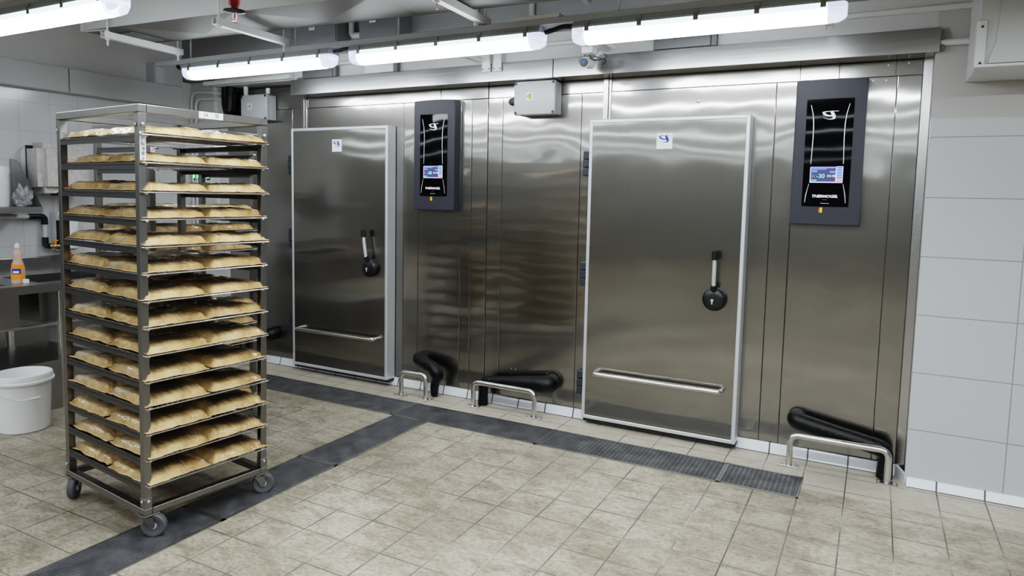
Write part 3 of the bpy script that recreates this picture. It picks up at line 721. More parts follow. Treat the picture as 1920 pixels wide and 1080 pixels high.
for u, lb in ((.29, 'white channel hanger under the end of the duct, above the trolleys'), (1.22, 'white channel hanger under the duct beside the red sprinkler'), (2.62, 'white channel hanger under the duct above the middle light')):
    t = thing('duct_hanger', lb, 'hanger', pt(u, .2, -.04), 'white channel hangers under the duct')
    bm = B()
    a = [pt(u - .02, -.06, -.075), pt(u + .02, -.06, -.075), pt(u + .02, -.06, -.036), pt(u + .014, -.06, -.036), pt(u + .014, -.06, -.069), pt(u - .014, -.06, -.069), pt(u - .014, -.06, -.036), pt(u - .02, -.06, -.036)]
    prism(bm, a, uy * .56); obj('channel', bm, M['white_metal'], t)
    for v in (-.03, .47):
        bm = B(); cyl(bm, pt(u, v, -.115), pt(u, v, .44), .0055, n=10); lab(obj('threaded_rod', bm, M['white_metal'], t), 'thin hanging rod')
        bm = B(); cyl(bm, pt(u, v, -.083), pt(u, v, -.068), .014, n=6); cyl(bm, pt(u, v, -.042), pt(u, v, -.03), .014, n=6); obj('rod_nut', bm, M['white_metal'], t)
# sprinkler
t = thing('fire_sprinkler', 'red sprinkler head with a black flange hanging in front of the duct', 'sprinkler', (-.385, -1.80, 2.17))
x, y = -.385, -1.80
bm = B(); lathe(bm, [(.012, 2.850), (.012, 2.30), (.026, 2.30), (.027, 2.262), (.018, 2.25), (.016, 2.238), (.010, 2.238)], (x, y, 0), 20); lab(obj('red_body', bm, M['red'], t, True), 'red pipe and fitting')
bm = B(); lathe(bm, [(.010, 2.240), (.048, 2.236), (.050, 2.232), (.020, 2.226), (.001, 2.226)], (x, y, 0), 28, caps=False); lab(obj('flange', bm, M['black'], t, True), 'black round flange')
bm = B()
for s in (-1, 1): tube(bm, [(x + s * .008, y, 2.228), (x + s * .013, y, 2.21), (x + s * .004, y, 2.188)], .0025, 8)
lathe(bm, [(.001, 2.186), (.016, 2.186), (.016, 2.183), (.001, 2.183)], (x, y, 0), 18, caps=False); obj('frame_arm', bm, M['silver'], t, True)
bm = B(); cyl(bm, (x, y, 2.19), (x, y, 2.224), .003, n=8); lab(obj('glass_bulb', bm, M['red'], t, True), 'tiny red glass bulb')

# duct end at the right
t = thing('air_duct', 'white boxed air duct at the top right corner against the tiled wall', 'duct', (3.4, -.32, 1.998))
bm = B(); box(bm, 2.592, 5.0, -.515, -.122, 1.998, 2.40, .003); obj('duct_body', bm, M['duct'], t)
bm = B(); prism(bm, [(2.630, -.517, 2.012), (2.655, -.517, 2.10), (2.672, -.517, 2.40), (2.672, -.517, 2.849), (5.0, -.517, 2.849), (5.0, -.517, 2.012)], (0, -.012, 0)); obj('cover_panel', bm, M['duct'], t)
bm = B(); box(bm, 2.586, 2.62, -.524, -.5155, 2.0, 2.19, .001); box(bm, 2.586, 5.0, -.536, -.5155, 1.997, 2.008, .001); box(bm, 2.585, 2.591, -.52, -.47, 2.0, 2.19); lab(obj('flange', bm, M['white_metal'], t), 'white angle flange with screws')
bm = B()
for z in (2.165, 2.015): cyl(bm, (2.603, -.524, z), (2.603, -.528, z), .005, n=8)
obj('screw_head', bm, M['ink'], t)
bm = B(); box(bm, 2.64, 5.0, -.50, -.122, 2.402, 2.849); obj('duct_riser', bm, M['duct'], t)
bm = B(); tube(bm, [(2.477, -.138, 2.187), (2.598, -.138, 2.187)], .0155, 14); o = obj('wall_pipe', bm, M['conduit'], None, True, loc=(2.53, -.138, 2.187)); tag(o, 'short white pipe between the steel cover and the corner duct', 'pipe')

# electrical cabinets high on the wall
for x0, x1, lx, lb in ((-1.60, -1.16, -1.386, 'dark grey electrical cabinet under the duct, farther from the tiled wall'), (-.96, -.62, -.836, 'dark grey electrical cabinet under the duct, above the middle light')):
    t = thing('electrical_cabinet', lb, 'electrical cabinet', ((x0 + x1) / 2, -.121, 2.47), 'grey cabinets high on the wall')
    bm = B(); box(bm, x0, x1, -.27, -.121, 2.47, 2.84, .004); obj('cabinet_body', bm, M['grey_dark'], t)
    bm = B(); box(bm, x0 + .006, x1 - .006, -.278, -.2705, 2.476, 2.834, .003); obj('door', bm, M['grey_dark'], t)
    warn(t, lx, -.2785, 2.594, .026, PI / 2)
bm = B(); tube(bm, rounded([(-1.12, -.16, 2.849), (-1.12, -.16, 2.53), (-1.02, -.16, 2.53), (-.965, -.16, 2.53)], .03), .022, 14); o = obj('grey_conduit', bm, M['grey_box'], None, True, loc=(-1.12, -.16, 2.55)); tag(o, 'grey conduit bend between the two electrical cabinets', 'conduit')
for x, lb in ((-.10, 'vertical grey conduit on the wall above the middle light, left of two'), (.30, 'vertical grey conduit on the wall above the middle light, right of two')):
    bm = B(); tube(bm, [(x, -.145, 2.43), (x, -.145, 2.849)], .018, 12); o = obj('wall_conduit', bm, M['grey_box'], None, True, loc=(x, -.145, 2.43)); tag(o, lb, 'conduit', 'grey conduits high on the wall')
bm = B(); tube(bm, rounded([(.62, -.45, 2.62), (.72, -.4, 2.56), (.76, -.35, 2.50)], .05), .022, 12); tube(bm, [(.62, -.45, 2.62), (.55, -.48, 2.849)], .022, 12)
o = obj('grey_conduit', bm, M['paint'], None, True, loc=(.65, -.42, 2.5)); tag(o, 'grey pipe stub hanging from the ceiling above the camera', 'pipe')

# bullet camera
t = thing('security_camera', 'small white bullet camera hanging under the light nearest the tiled wall', 'camera', (.772, -.34, 2.26))
hd = Vector((.745, -.36, 2.178)); bk = Vector((.741, -.250, 2.190)); ax = (bk - hd).normalized()
bm = B(); cyl(bm, hd, bk, .029, n=28); cyl(bm, bk, bk + ax * .015, .029, .02, n=28); obj('camera_body', bm, M['white'], t, True)
bm = B(); cyl(bm, hd - ax * .004, hd + ax * .002, .0245, n=28); lab(obj('lens', bm, M['black'], t, True), 'dark round lens window')
bm = B(); cyl(bm, hd - ax * .006, hd - ax * .003, .0075, n=20); lab(obj('lens_glint', bm, M['blue'], t, True), 'blue glint painted on the lens')  # blue disc painted in as the glint of light in the lens
bm = B()
R0 = ax.orthogonal(); 
for k in range(11):
    pass
tube_pts = []
sd = ax.cross(Vector((0, 0, 1))).normalized(); up = sd.cross(ax).normalized()
prev = None
for k in range(13):
    an = PI * (k / 12)
    a = hd - ax * .014 + (sd * math.cos(an) + up * math.sin(an)) * .033; b = bk + (sd * math.cos(an) + up * math.sin(an)) * .033
    cur = (bm.verts.new(a), bm.verts.new(b))
    if prev: bm.faces.new((prev[0], prev[1], cur[1], cur[0]))
    prev = cur
lab(obj('sun_shield', bm, M['white'], t, True), 'white hood over the lens')
bm = B(); tube(bm, rounded([bk, bk + Vector((.012, .01, .02)), Vector((.80, -.235, 2.262))], .02), .008, 10); obj('bracket', bm, M['white'], t, True)
bm = B(); box(bm, .735, .80, -.38, -.30, 2.225, 2.262, .003); obj('junction_block', bm, M['white_metal'], t)
cable([(.748, -.345, 2.225), (.735, -.34, 2.21), (.738, -.335, 2.192), (.77, -.33, 2.20), (.79, -.32, 2.216), (.84, -.30, 2.20), (.86, -.29, 2.22), (.83, -.27, 2.235)], .0035, 'camera_cable', 'thin grey cable looped round the white bullet camera', 'rubber', .012)
cable([(.76, -.318, 2.224), (.775, -.31, 2.20), (.81, -.30, 2.196), (.835, -.28, 2.21), (.85, -.28, 2.19), (.82, -.262, 2.178)], .0035, 'camera_lead', 'second thin dark lead dangling beside the bullet camera', 'dark_grey', .012)
bm = B(); box(bm, .795, .835, -.38, -.20, 2.2622, 2.2665); o = obj('mounting_strip', bm, M['white_metal'], None, loc=(.815, -.3, 2.262)); tag(o, 'narrow white strip that the bullet camera hangs from', 'strip')
bm = B(); box(bm, .77, .796, -.36, -.32, 2.2622, 2.2825); box(bm, .735, .845, -.365, -.32, 2.2668, 2.2825, .001)
obj('mount_plate', bm, M['white_metal'], t)

# ------------------------------------------------------------------ trolleys, wire trays and packs
def sq(bm, x0, x1, y0, y1, z0, z1): box(bm, x0, x1, y0, y1, z0, z1, .0018)
TIERS = [1.622, 1.515, 1.402, 1.295, 1.188, 1.080, .973, .866, .757, .650, .543, .436, .328, .222]
K = .0215
def lean(bm, k=K):
    for v in bm.verts:
        v.co.x += k * max(0, v.co.z - .1)
def trolley(F, ang, w, d, label, tag1, tag2, top=1.74, casters=(.5, .3, 1.2, -.4)):
    t = thing('tray_trolley', label, 'trolley', (F[0], F[1], 0), 'steel tray trolleys', ang)
    P = .033
    corners = {'F': (-P, 0, 0, P), 'R': (-P, 0, d - P, d), 'L': (-w, -w + P, 0, P), 'K': (-w, -w + P, d - P, d)}
    for k, (x0, x1, y0, y1) in corners.items():
        bm = B(); sq(bm, x0 + .0015, x1 - .0015, y0 + .0015, y1 - .0015, .165, top - .085); lean(bm); p = obj('post', bm, M['rack'], t, world=False)
        for nm, za, zb in (('sleeve', top - .088, top - .031), ('sleeve', .128, .172)):
            bm = B(); sq(bm, x0, x1, y0, y1, za, zb); lean(bm); s = obj(nm, bm, M['rack'], p, world=False)
            zc = za + .013 if za > 1 else zb - .013
            bm = B()
            yy = (y0 + y1) / 2; xx = (x0 + x1) / 2
            sph(bm, (x1 + .002 if x1 > -.1 else x0 - .002, yy, zc), .0075, .6, 1, 1, 12); sph(bm, (xx, y0 - .002 if y0 < .1 else y1 + .002, zc), .0075, 1, .6, 1, 12); lean(bm); obj('bolt', bm, M['bolt'], p, True, world=False)
    for za, zb in ((top - .030, top), (.102, .128)):
        for a in ((-w, 0, 0, P), (-w, 0, d - P, d), (-P, 0, P + .001, d - P - .001), (-w, -w + P, P + .001, d - P - .001)):
            bm = B(); sq(bm, a[0], a[1], a[2], a[3], za, zb); lean(bm); obj('cross_beam', bm, M['rack'], t, world=False)
    for z in TIERS:
        for s in (0, 1):
            bm = B()
            ya, yb = (.003, .0065) if s == 0 else (d - .0065, d - .003)
            box(bm, -w + P, -P, ya, yb, z - .022, z + .005)
            box(bm, -w + .004, -.002, *((.034, .052) if s == 0 else (d - .052, d - .034)), z - .005, z - .001)
            box(bm, -w + P, -P, *((.003, .036) if s == 0 else (d - .036, d - .003)), z - .005, z - .0015)
            lean(bm); obj('rail', bm, M['rack_dark'], t, world=False)
            bm = B(); sph(bm, (.0045, .026 if s == 0 else d - .026, z), .0062, 1, 1.2, 1, 10); lean(bm); lab(obj('rail_stop', bm, M['silver'], t, True, world=False), 'bright rail end button')
    for (k, (x0, x1, y0, y1)), an in zip(corners.items(), casters):
        cx, cy = (x0 + x1) / 2 + (.012 if x0 < -.1 else -.012), (y0 + y1) / 2 + (.012 if y0 < .1 else -.012)
        bm = B(); box(bm, cx - .032, cx + .032, cy - .032, cy + .032, .0965, .1015, .001); cyl(bm, (cx, cy, .086), (cx, cy, .0965), .022, n=18)
        c = obj('caster', bm, M['rack'], t, world=False)
        dr = Vector((math.cos(an), math.sin(an), 0)); ax = Vector((-dr.y, dr.x, 0)); wc = Vector((cx, cy, .049)) + dr * .022
        bm = B()
        for s in (-1, 1):
            o0 = ax * (s * .021)
            q = [Vector((cx, cy, .088)) - dr * .018 + o0, Vector((cx, cy, .088)) + dr * .026 + o0, wc + dr * .012 + Vector((0, 0, .006)) + o0, wc - dr * .002 - Vector((0, 0, .014)) + o0, wc - dr * .014 + Vector((0, 0, .002)) + o0]
            prism(bm, q, ax * (s * .003))
        cyl(bm, wc - ax * .026, wc + ax * .026, .006, n=10); obj('fork', bm, M['rack'], c, world=False)
        bm = B(); lathe(bm, [(.012, -.014), (.026, -.0135), (.030, -.0165), (.043, -.0165), (.049, -.010), (.049, .010), (.043, .0165), (.030, .0165), (.026, .0135), (.012, .014)], wc, 32, ax); obj('tyre', bm, M['rubber'], c, True, world=False)
        bm = B(); lathe(bm, [(.010, -.021), (.014, -.019), (.015, -.0172), (.015, .0172), (.014, .019), (.010, .021)], wc, 24, ax); lab(obj('wheel_hub', bm, M['hubgrey'], c, True, world=False), 'pale blue-grey wheel hub')
    # name plates
    yb = d * .52
    bm = B(); box(bm, .0002, .0012, yb - .052, yb + .056, top - .0285, top - .0015); lean(bm); lp = lab(obj('number_plate', bm, M['paper'], t, world=False), 'white printed number label on the top beam')
    for body, yy, ss in ((tag1 or '\u865f', yb - .022 if tag1 else yb + .028, .021), ('\u865f', yb + .028, .020)):
        bm = text_bm(body, ss); bmesh.ops.transform(bm, matrix=Matrix.Translation((.0018, yy, top - .015)) @ FACE_X, verts=bm.verts); lean(bm); obj('plate_text', bm, M['ink'], lp, world=False)
    bm = B(); box(bm, -.0015, .0002, .006, .029, top - .218, top - .103); lean(bm); lp = lab(obj('name_plate', bm, M['paper'], t, world=False), 'white vertical label with Chinese characters')
    for k, ch in enumerate(tag2):
        bm = text_bm(ch, .0185); bmesh.ops.transform(bm, matrix=Matrix.Translation((.0008, .0175, top - .113 - .0187 * k)) @ FACE_X, verts=bm.verts); lean(bm); obj('plate_text', bm, M['ink_blue'] if False else M['ink'], lp, world=False)
    return t
F1 = (-.275, -2.376); A1 = -.1167; W1, D1 = .693, .574
F2 = (-.956, -1.866); A2 = -.030; W2, D2 = .490, .655
trolley(F1, A1, W1, D1, 'tall steel tray trolley loaded with tan food packs, nearest the viewer', '34', '\u8c6c\u6252\u89e3\u51cd\u8eca4', casters=(.75, .95, -.75, 2.4))
trolley(F2, A2, W2, D2, 'steel tray trolley standing partly hidden behind the loaded front trolley', '', '\u8c6c\u6252\u89e3\u51cd\u8eca', casters=(.4, .9, -.9, 2.2))

def tray_mesh(w, d, name):
    bm = B(); r = .0032
    a = [(.010, .008), (.010, d - .008), (-w + .006, d - .008), (-w + .006, .008)]
    for k in range(4):
        p, q = a[k], a[(k + 1) % 4]; cyl(bm, (*p, r), (*q, r), r, n=8)
    for v in a: sph(bm, (*v, r), r, n=8)
    me = bpy.data.meshes.new(name); bmesh.ops.recalc_face_normals(bm, faces=bm.faces); bm.to_mesh(me); bm.free(); me.materials.append(M['wire'])
    bm = B()
    n = 26
    for k in range(1, n):
        y = .008 + (d - .016) * k / n; box(bm, -w + .006, .010, y - .0011, y + .0011, .0052, .0072)
    for k in range(1, 5):
        x = .010 - (w + .004) * k / 5; box(bm, x - .0016, x + .0016, .008, d - .008, .0022, .0052)
    m2 = bpy.data.meshes.new('wire_grid'); bmesh.ops.recalc_face_normals(bm, faces=bm.faces); bm.to_mesh(m2); bm.free(); m2.materials.append(M['wire'])
    return me, m2
def bag_mesh(i, L, Wd):
    """one vacuum pack, L along x, Wd along y, origin at its centre on the tray"""
    rnd = random.Random(100 + i); nx, ny = 34, 28; H = .037 + .006 * rnd.random(); off = Vector((rnd.uniform(0, 50), rnd.uniform(0, 50), 0))
    bm = B(); top = []
    def pos(u, v, s):
        e = 1 - (abs(u) ** 3.2 + abs(v) ** 3.2)
        rim = max(abs(u), abs(v))
        jx = .006 * noise.noise(Vector((u * 1.6, v * 1.6, 3)) + off); jy = .006 * noise.noise(Vector((u * 2.2, v * 2.2, 9)) + off)
        if rim > .93: jx *= 1.7; jy *= 1.7
        x, y = u * L / 2 + jx, v * Wd / 2 + jy
        body = max(0.0, 1 - (rim / .95) ** 7) ** .62
        lump = .84 + .22 * noise.noise(Vector((u * 1.3, v * 1.3, 1)) + off) + .10 * noise.noise(Vector((u * 5, v * 5, 5)) + off)
        wr = .0035 * noise.noise(Vector((u * 14, v * 9, 2)) + off)
        if s > 0: z = .004 + H * body * lump + wr * (1 if body > 0 else 1.5) * .8
        else: z = .0005 + (.002 + .004 * max(0, noise.noise(Vector((u * 4, v * 4, 7)) + off)) if rim > .9 else 0)
        if s > 0 and rim >= .92: z = .003 + .010 * max(0, noise.noise(Vector((u * 5, v * 5, 7)) + off)) * (rim - .9) * 10 * .8 + .002
        return Vector((x, y, z))
    g = {s: [[bm.verts.new(pos(2 * a / nx - 1, 2 * b / ny - 1, s)) for a in range(nx + 1)] for b in range(ny + 1)] for s in (1, -1)}
    for b in range(ny):
        for a in range(nx):
            bm.faces.new((g[1][b][a], g[1][b][a + 1], g[1][b + 1][a + 1], g[1][b + 1][a])); bm.faces.new((g[-1][b][a], g[-1][b + 1][a], g[-1][b + 1][a + 1], g[-1][b][a + 1]))
    ring = lambda q: [q[0][a] for a in range(nx)] + [q[b][nx] for b in range(ny)] + [q[ny][a] for a in range(nx, 0, -1)] + [q[b][0] for b in range(ny, 0, -1)]
    r1, r2 = ring(g[1]), ring(g[-1])
    for k in range(len(r1)): bm.faces.new((r1[k], r2[k], r2[(k + 1) % len(r1)], r1[(k + 1) % len(r1)]))
    bmesh.ops.recalc_face_normals(bm, faces=bm.faces)
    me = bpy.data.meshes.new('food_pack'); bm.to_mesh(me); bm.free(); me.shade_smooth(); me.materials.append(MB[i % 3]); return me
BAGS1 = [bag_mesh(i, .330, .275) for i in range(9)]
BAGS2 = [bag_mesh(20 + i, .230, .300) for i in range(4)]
ORD = ['top', 'second', 'third', 'fourth', 'fifth', 'sixth', 'seventh', 'eighth', 'ninth', 'tenth', 'eleventh', 'twelfth', 'thirteenth', 'lowest']
rnd = random.Random(5)
def load(F, ang, w, d, tiers, bags, who, spots, hasbag, gname):
    me, m2 = tray_mesh(w, d, 'wire_tray')
    Rm = Matrix.Rotation(ang, 4, 'Z'); org = Vector((F[0], F[1], 0))
    for i in tiers:
        z = TIERS[i]; lx = K * (z - .1); od = ORD[i]
        dx = rnd.uniform(-.006, .010)
        o = bpy.data.objects.new('wire_tray', me); COL.objects.link(o); o.location = org + Rm @ Vector((lx + dx, 0, z)); o.rotation_euler = (0, 0, ang)
        od2 = {'top': 'topmost', 'lowest': 'lowest'}.get(od, od + ' from the top')
        tag(o, 'wire tray on the %s trolley, %s' % (who, od2), 'tray', 'wire trays on the %s trolley' % who)
        c = bpy.data.objects.new('wire_grid', m2); COL.objects.link(c); c.parent = o
        if i not in hasbag: continue
        for key, u, v, desc in spots(i):
            b = bpy.data.objects.new('food_pack', rnd.choice(bags)); COL.objects.link(b)
            u2 = u + rnd.uniform(-.008, .008); v2 = v + rnd.uniform(-.006, .006)
            b.location = org + Rm @ Vector((lx + dx + u2, v2, z + .0072)); b.rotation_euler = (0, 0, ang + rnd.uniform(-.04, .04) + (PI if rnd.random() < .5 else 0))
            tag(b, 'tan vacuum food pack on the %s trolley, %s tray from the top, %s' % (who, {'top': 'topmost', 'lowest': 'fourteenth'}.get(od, od), desc), 'food pack', 'tan food packs on the %s trolley' % who)
def spots1(i):
    w, d = W1, D1
    yield 'F', -.158, .147, 'front post corner'
    yield 'R', -.158, d - .147, 'open freezer-side corner'
    yield 'L', -.500, .147, 'sink-side corner'
    if i >= 5: yield 'K', -.500, d - .147, 'hidden back corner'
load(F1, A1, W1, D1, range(14), BAGS1, 'front', spots1, set(range(14)), '')
def spots2(i):
    w, d = W2, D2
    yield 'F', -.116, .165, 'front post corner'
    yield 'R', -.116, d - .165, 'freezer-side corner'
    yield 'L', -.36, .165, 'sink-side corner'
load(F2, A2, W2, D2, (3, 4, 5, 7, 8, 9, 10, 11, 13), BAGS2, 'rear', spots2, {3, 4, 5, 7, 8, 9, 10, 11, 13}, '')

# ------------------------------------------------------------------ left side: sink, shelf, dryer and small things
t = thing('sink_bench', 'stainless double sink bench along the left wall behind the trolley', 'sink', (-2.65, -1.8, 0))
X0, X1, Y0, Y1, ZT = -2.996, -2.31, -2.03, -.93, .811
bas = [(-2.02, -1.80), (-1.62, -1.04)]
bx0, bx1 = -2.86, -2.42
bm = B()
box(bm, X0 + .03, bx0, Y0, Y1, ZT - .004, ZT); box(bm, bx1, X1, Y0, Y1, ZT - .004, ZT)
for a, b in ((Y0, bas[0][0]), (bas[0][1], bas[1][0]), (bas[1][1], Y1)): box(bm, bx0, bx1, a, b, ZT - .004, ZT)
box(bm, X1 - .004, X1, Y0, Y1, ZT - .052, ZT - .004); box(bm, X0 + .03, X1, Y1 - .004, Y1, ZT - .052, ZT - .004)
obj('worktop', bm, M['sink'], t)
bm = B(); box(bm, X0, X0 + .028, Y0, Y1, ZT - .05, .925, .006, 2); obj('backsplash', bm, M['sink'], t)
for a, b in bas:
    bm = B()
    box(bm, bx0, bx1, a, b, .555, .559); box(bm, bx0 - .004, bx0, a - .004, b + .004, .555, ZT - .004); box(bm, bx1, bx1 + .004, a - .004, b + .004, .555, ZT - .004)
    box(bm, bx0, bx1, a - .004, a, .555, ZT - .004); box(bm, bx0, bx1, b, b + .004, .555, ZT - .004)
    lab(obj('basin', bm, M['dark_steel'], t), 'deep square sink basin')
for yy in (-1.56, Y1 - .03):
    for xx in (X1 - .036, X0 + .05):
        bm = B(); box(bm, xx, xx + .032, yy, yy + .032, 0, ZT - .05, .003); obj('leg', bm, M['tube'], t)
bm = B(); box(bm, X1 - .03, X1 - .006, Y0, -1.562, .545, .56); obj('rail', bm, M['tube'], t)
bm = B(); box(bm, X1 - .03, X1 - .006, -1.526, Y1 - .032, .545, .56); obj('rail', bm, M['tube'], t)
bm = B(); box(bm, X0 + .06, X0 + .08, -1.526, Y1 - .032, .545, .56); obj('rail', bm, M['tube'], t)
bm = B(); box(bm, -2.32, -2.316, Y0, -1.79, .56, .76); lab(obj('front_panel', bm, M['sink'], t), 'steel apron panel under the worktop')
bm = B(); box(bm, X0 + .04, X1 - .005, Y0, -1.30, .30, .318); box(bm, X1 - .012, X1 - .006, Y0, -1.30, .0, .30); box(bm, X0 + .04, X1 - .012, -1.306, -1.30, 0, .30); obj('lower_shelf', bm, M['sink'], t)
bm = B(); box(bm, X0 + .04, X0 + .045, Y0, -1.30, .318, .555); obj('back_panel', bm, M['sink'], t)

# dish soap bottle
t = thing('soap_bottle', 'clear bottle of peach dish soap with orange label on the sink edge', 'bottle', (-2.50, -1.695, .811))
c = (-2.50, -1.695, .811)
bm = B(); lathe(bm, [(.001, 0), (.036, 0), (.039, .01), (.039, .08), (.032, .12), (.023, .145), (.024, .165), (.026, .185), (.019, .205), (.011, .212), (.011, .222), (.001, .222)], c, 28, caps=False); obj('bottle_body', bm, M['soap'], t, True)
bm = B(); lathe(bm, [(.013, .218), (.014, .238), (.007, .244), (.007, .252), (.001, .252)], c, 20, caps=False); lab(obj('cap', bm, M['white'], t, True), 'small pale pouring cap')
ax = Vector((.90, -.44, 0)).normalized()
def arc_label(r, z0, z1, a0, a1, mat, nm, par):
    bm = B(); b0 = math.atan2(ax.y, ax.x); prev = None
    for k in range(9):
        a = b0 + a0 + (a1 - a0) * k / 8
        cur = (bm.verts.new((c[0] + r * math.cos(a), c[1] + r * math.sin(a), c[2] + z0)), bm.verts.new((c[0] + r * math.cos(a), c[1] + r * math.sin(a), c[2] + z1)))
        if prev: bm.faces.new((prev[0], cur[0], cur[1], prev[1]))
        prev = cur
    return obj(nm, bm, mat, par, True)
lab(arc_label(.0398, .025, .118, -1.0, .75, M['orange'], 'front_label', t), 'orange printed label')
arc_label(.0404, .058, .092, -.9, .35, M['ink_blue'], 'label_band', t)
arc_label(.0408, .064, .078, -.7, .10, M['paper'], 'label_letters', t)
bm = B(); box(bm, -2.445, -2.42, -1.70, -1.672, .811, .838, .004, 2); o = obj('soap_block', bm, M['white'], None, loc=(-2.43, -1.686, .811)); tag(o, 'small white block lying behind the soap bottle', 'sponge')

# wall shelf with end bracket
t = thing('wall_shelf', 'steel wall shelf above the sink with a triangular end bracket', 'shelf', (-2.85, -2.0, 1.245))
bm = B(); box(bm, -2.998, -2.665, -2.04, -1.445, 1.278, 1.282); box(bm, -2.669, -2.665, -2.04, -1.445, 1.243, 1.278); box(bm, -2.998, -2.669, -1.449, -1.445, 1.243, 1.278); obj('shelf_board', bm, M['sink'], t)
bm = B(); prism(bm, [(-2.997, -1.449, 1.2825), (-2.672, -1.449, 1.2825), (-2.95, -1.449, 1.59), (-2.997, -1.449, 1.60)], (0, .004, 0)); box(bm, -2.997, -2.975, -1.47, -1.449, 1.2825, 1.60); obj('end_bracket', bm, M['sink'], t)
# white tub with blue label on the shelf
t = thing('plastic_tub', 'white plastic tub with a blue label on the wall shelf', 'tub', (-2.86, -1.645, 1.2825))
bm = B(); lathe(bm, [(.001, 0), (.082, 0), (.086, .01), (.089, .235), (.089, .242), (.001, .242)], (-2.86, -1.645, 1.2825), 32, caps=False); obj('tub_body', bm, M['white'], t, True)
bm = B(); lathe(bm, [(.093, .212), (.094, .245), (.09, .26), (.08, .262), (.076, .256), (.001, .256)], (-2.86, -1.645, 1.2825), 32, caps=False); obj('lid', bm, M['white'], t, True)
bm = B(); prev = None
for k in range(9):
    a = -1.35 + 1.15 * k / 8; r = .0895
    cur = [bm.verts.new((-2.86 + r * math.cos(a), -1.645 + r * math.sin(a), 1.2825 + z)) for z in (.01, .165)]
    if prev: bm.faces.new((prev[0], cur[0], cur[1], prev[1]))
    prev = cur
lab(obj('front_label', bm, M['blue'], t, True), 'blue printed label')
# crumpled clear bag
bm = B(); q = bmesh.ops.create_icosphere(bm, subdivisions=4, radius=1)
for v in bm.verts:
    p = v.co.copy(); n = noise.noise(p * 2.2) * .35 + noise.noise(p * 6) * .14
    s = 1 + n
    v.co = Vector((-2.80 + p.x * .07 * s, -1.50 + p.y * .047 * s, 1.2835 + max(0, (p.z + .75)) * .055 * s * (1.0 if p.z < .3 else 1.3)))
o = obj('plastic_bag', bm, M['film'], None, loc=(-2.80, -1.50, 1.2835)); tag(o, 'crumpled clear plastic bag on the wall shelf beside the bracket', 'bag')

# hand dryer
t = thing('hand_dryer', 'bulky grey-white hand dryer on the left wall behind the trolley', 'hand dryer', (-2.9, -1.2, 1.38))
def rbox_taper(x0, x1, y0, y1, z0, z1, bev, tx=0): pass
bm = B(); vs = box(bm, -2.942, -2.775, -1.392, -1.030, 1.365, 1.718)
for v in vs:
    if v.co.x > -2.8 and v.co.z < 1.5: v.co.z += .012
bmesh.ops.bevel(bm, geom=[e for e in bm.edges if max(v.co.x for v in e.verts) > -2.8], offset=.042, segments=7, affect='EDGES')
obj('shell', bm, M['dryer'], t, True)
bm = B(); box(bm, -2.950, -2.938, -1.396, -1.06, 1.40, 1.70, .003, 2); lab(obj('gasket', bm, M['black'], t), 'black seam around the shell')
bm = B(); prism(bm, [(-2.998, -1.40, 1.44), (-2.998, -1.40, 1.66), (-2.953, -1.385, 1.70), (-2.953, -1.385, 1.40)], (0, .34, 0)); lab(obj('back_plate', bm, M['white'], t), 'white wall mounting body')
bm = B(); box(bm, -2.90, -2.79, -1.27, -1.06, 1.356, 1.380, .004); lab(obj('outlet', bm, M['black'], t), 'black air outlet underneath')
# soap dispenser below the dryer
t = thing('soap_dispenser', 'white wall dispenser under the hand dryer', 'dispenser', (-2.93, -1.15, .96))
bm = B(); box(bm, -2.90, -2.86, -1.225, -1.10, .97, 1.235, .018, 3); obj('cover', bm, M['white'], t, True)
bm = B(); box(bm, -2.999, -2.899, -1.225, -1.10, .96, 1.24, .012, 2); lab(obj('tank', bm, M['paper'], t, True), 'pale back tank')
bm = B(); box(bm, -2.905, -2.875, -1.237, -1.2255, .975, 1.18, .003); lab(obj('side_strip', bm, M['black'], t), 'black side strip')
bm = B(); sph(bm, (-2.855, -1.135, 1.045), .028, .5, 1, 1.4); lab(obj('push_button', bm, M['black'], t, True), 'black push button')

# supply pipe, valve and hose
bm = B(); tube(bm, [(-2.955, -2.04, 1.208), (-2.955, -1.37, 1.208)], .016, 14); pp = tag(obj('supply_pipe', bm, M['conduit'], None, True, loc=(-2.955, -2.0, 1.208)), 'white water pipe under the wall shelf with black elbow fittings', 'pipe')
bm = B(); tube(bm, rounded([(-2.955, -1.39, 1.208), (-2.955, -1.285, 1.208), (-2.955, -1.285, 1.15)], .035), .021, 14); lab(obj('elbow', bm, M['black'], pp, True), 'black elbow fitting')
bm = B(); tube(bm, [(-2.955, -1.285, 1.155), (-2.955, -1.285, 1.055)], .015, 14); obj('drop_pipe', bm, M['conduit'], pp, True)
bm = B(); tube(bm, rounded([(-2.955, -1.285, 1.06), (-2.955, -1.285, 1.0), (-2.90, -1.285, 1.0)], .02), .020, 14); lab(obj('lower_elbow', bm, M['black'], pp, True), 'black elbow at the tap')
t = thing('water_tap', 'brass tap with orange lever on the left wall below the hand dryer', 'tap', (-2.88, -1.26, .99))
bm = B(); tube(bm, [(-2.90, -1.285, 1.0), (-2.89, -1.25, 1.0), (-2.88, -1.20, .998)], .013, 12); sph(bm, (-2.89, -1.255, 1.0), .019); tube(bm, rounded([(-2.88, -1.20, .998), (-2.875, -1.175, .995), (-2.875, -1.172, .955)], .015), .012, 12); obj('tap_body', bm, M['brass'], t, True)
bm = B(); cyl(bm, (-2.89, -1.255, 1.012), (-2.89, -1.255, 1.035), .008); box(bm, -2.90, -2.88, -1.275, -1.175, 1.032, 1.042, .004, 2); box(bm, -2.90, -2.88, -1.20, -1.175, 1.015, 1.035, .004); lab(obj('lever', bm, M['orange'], t), 'orange lever')
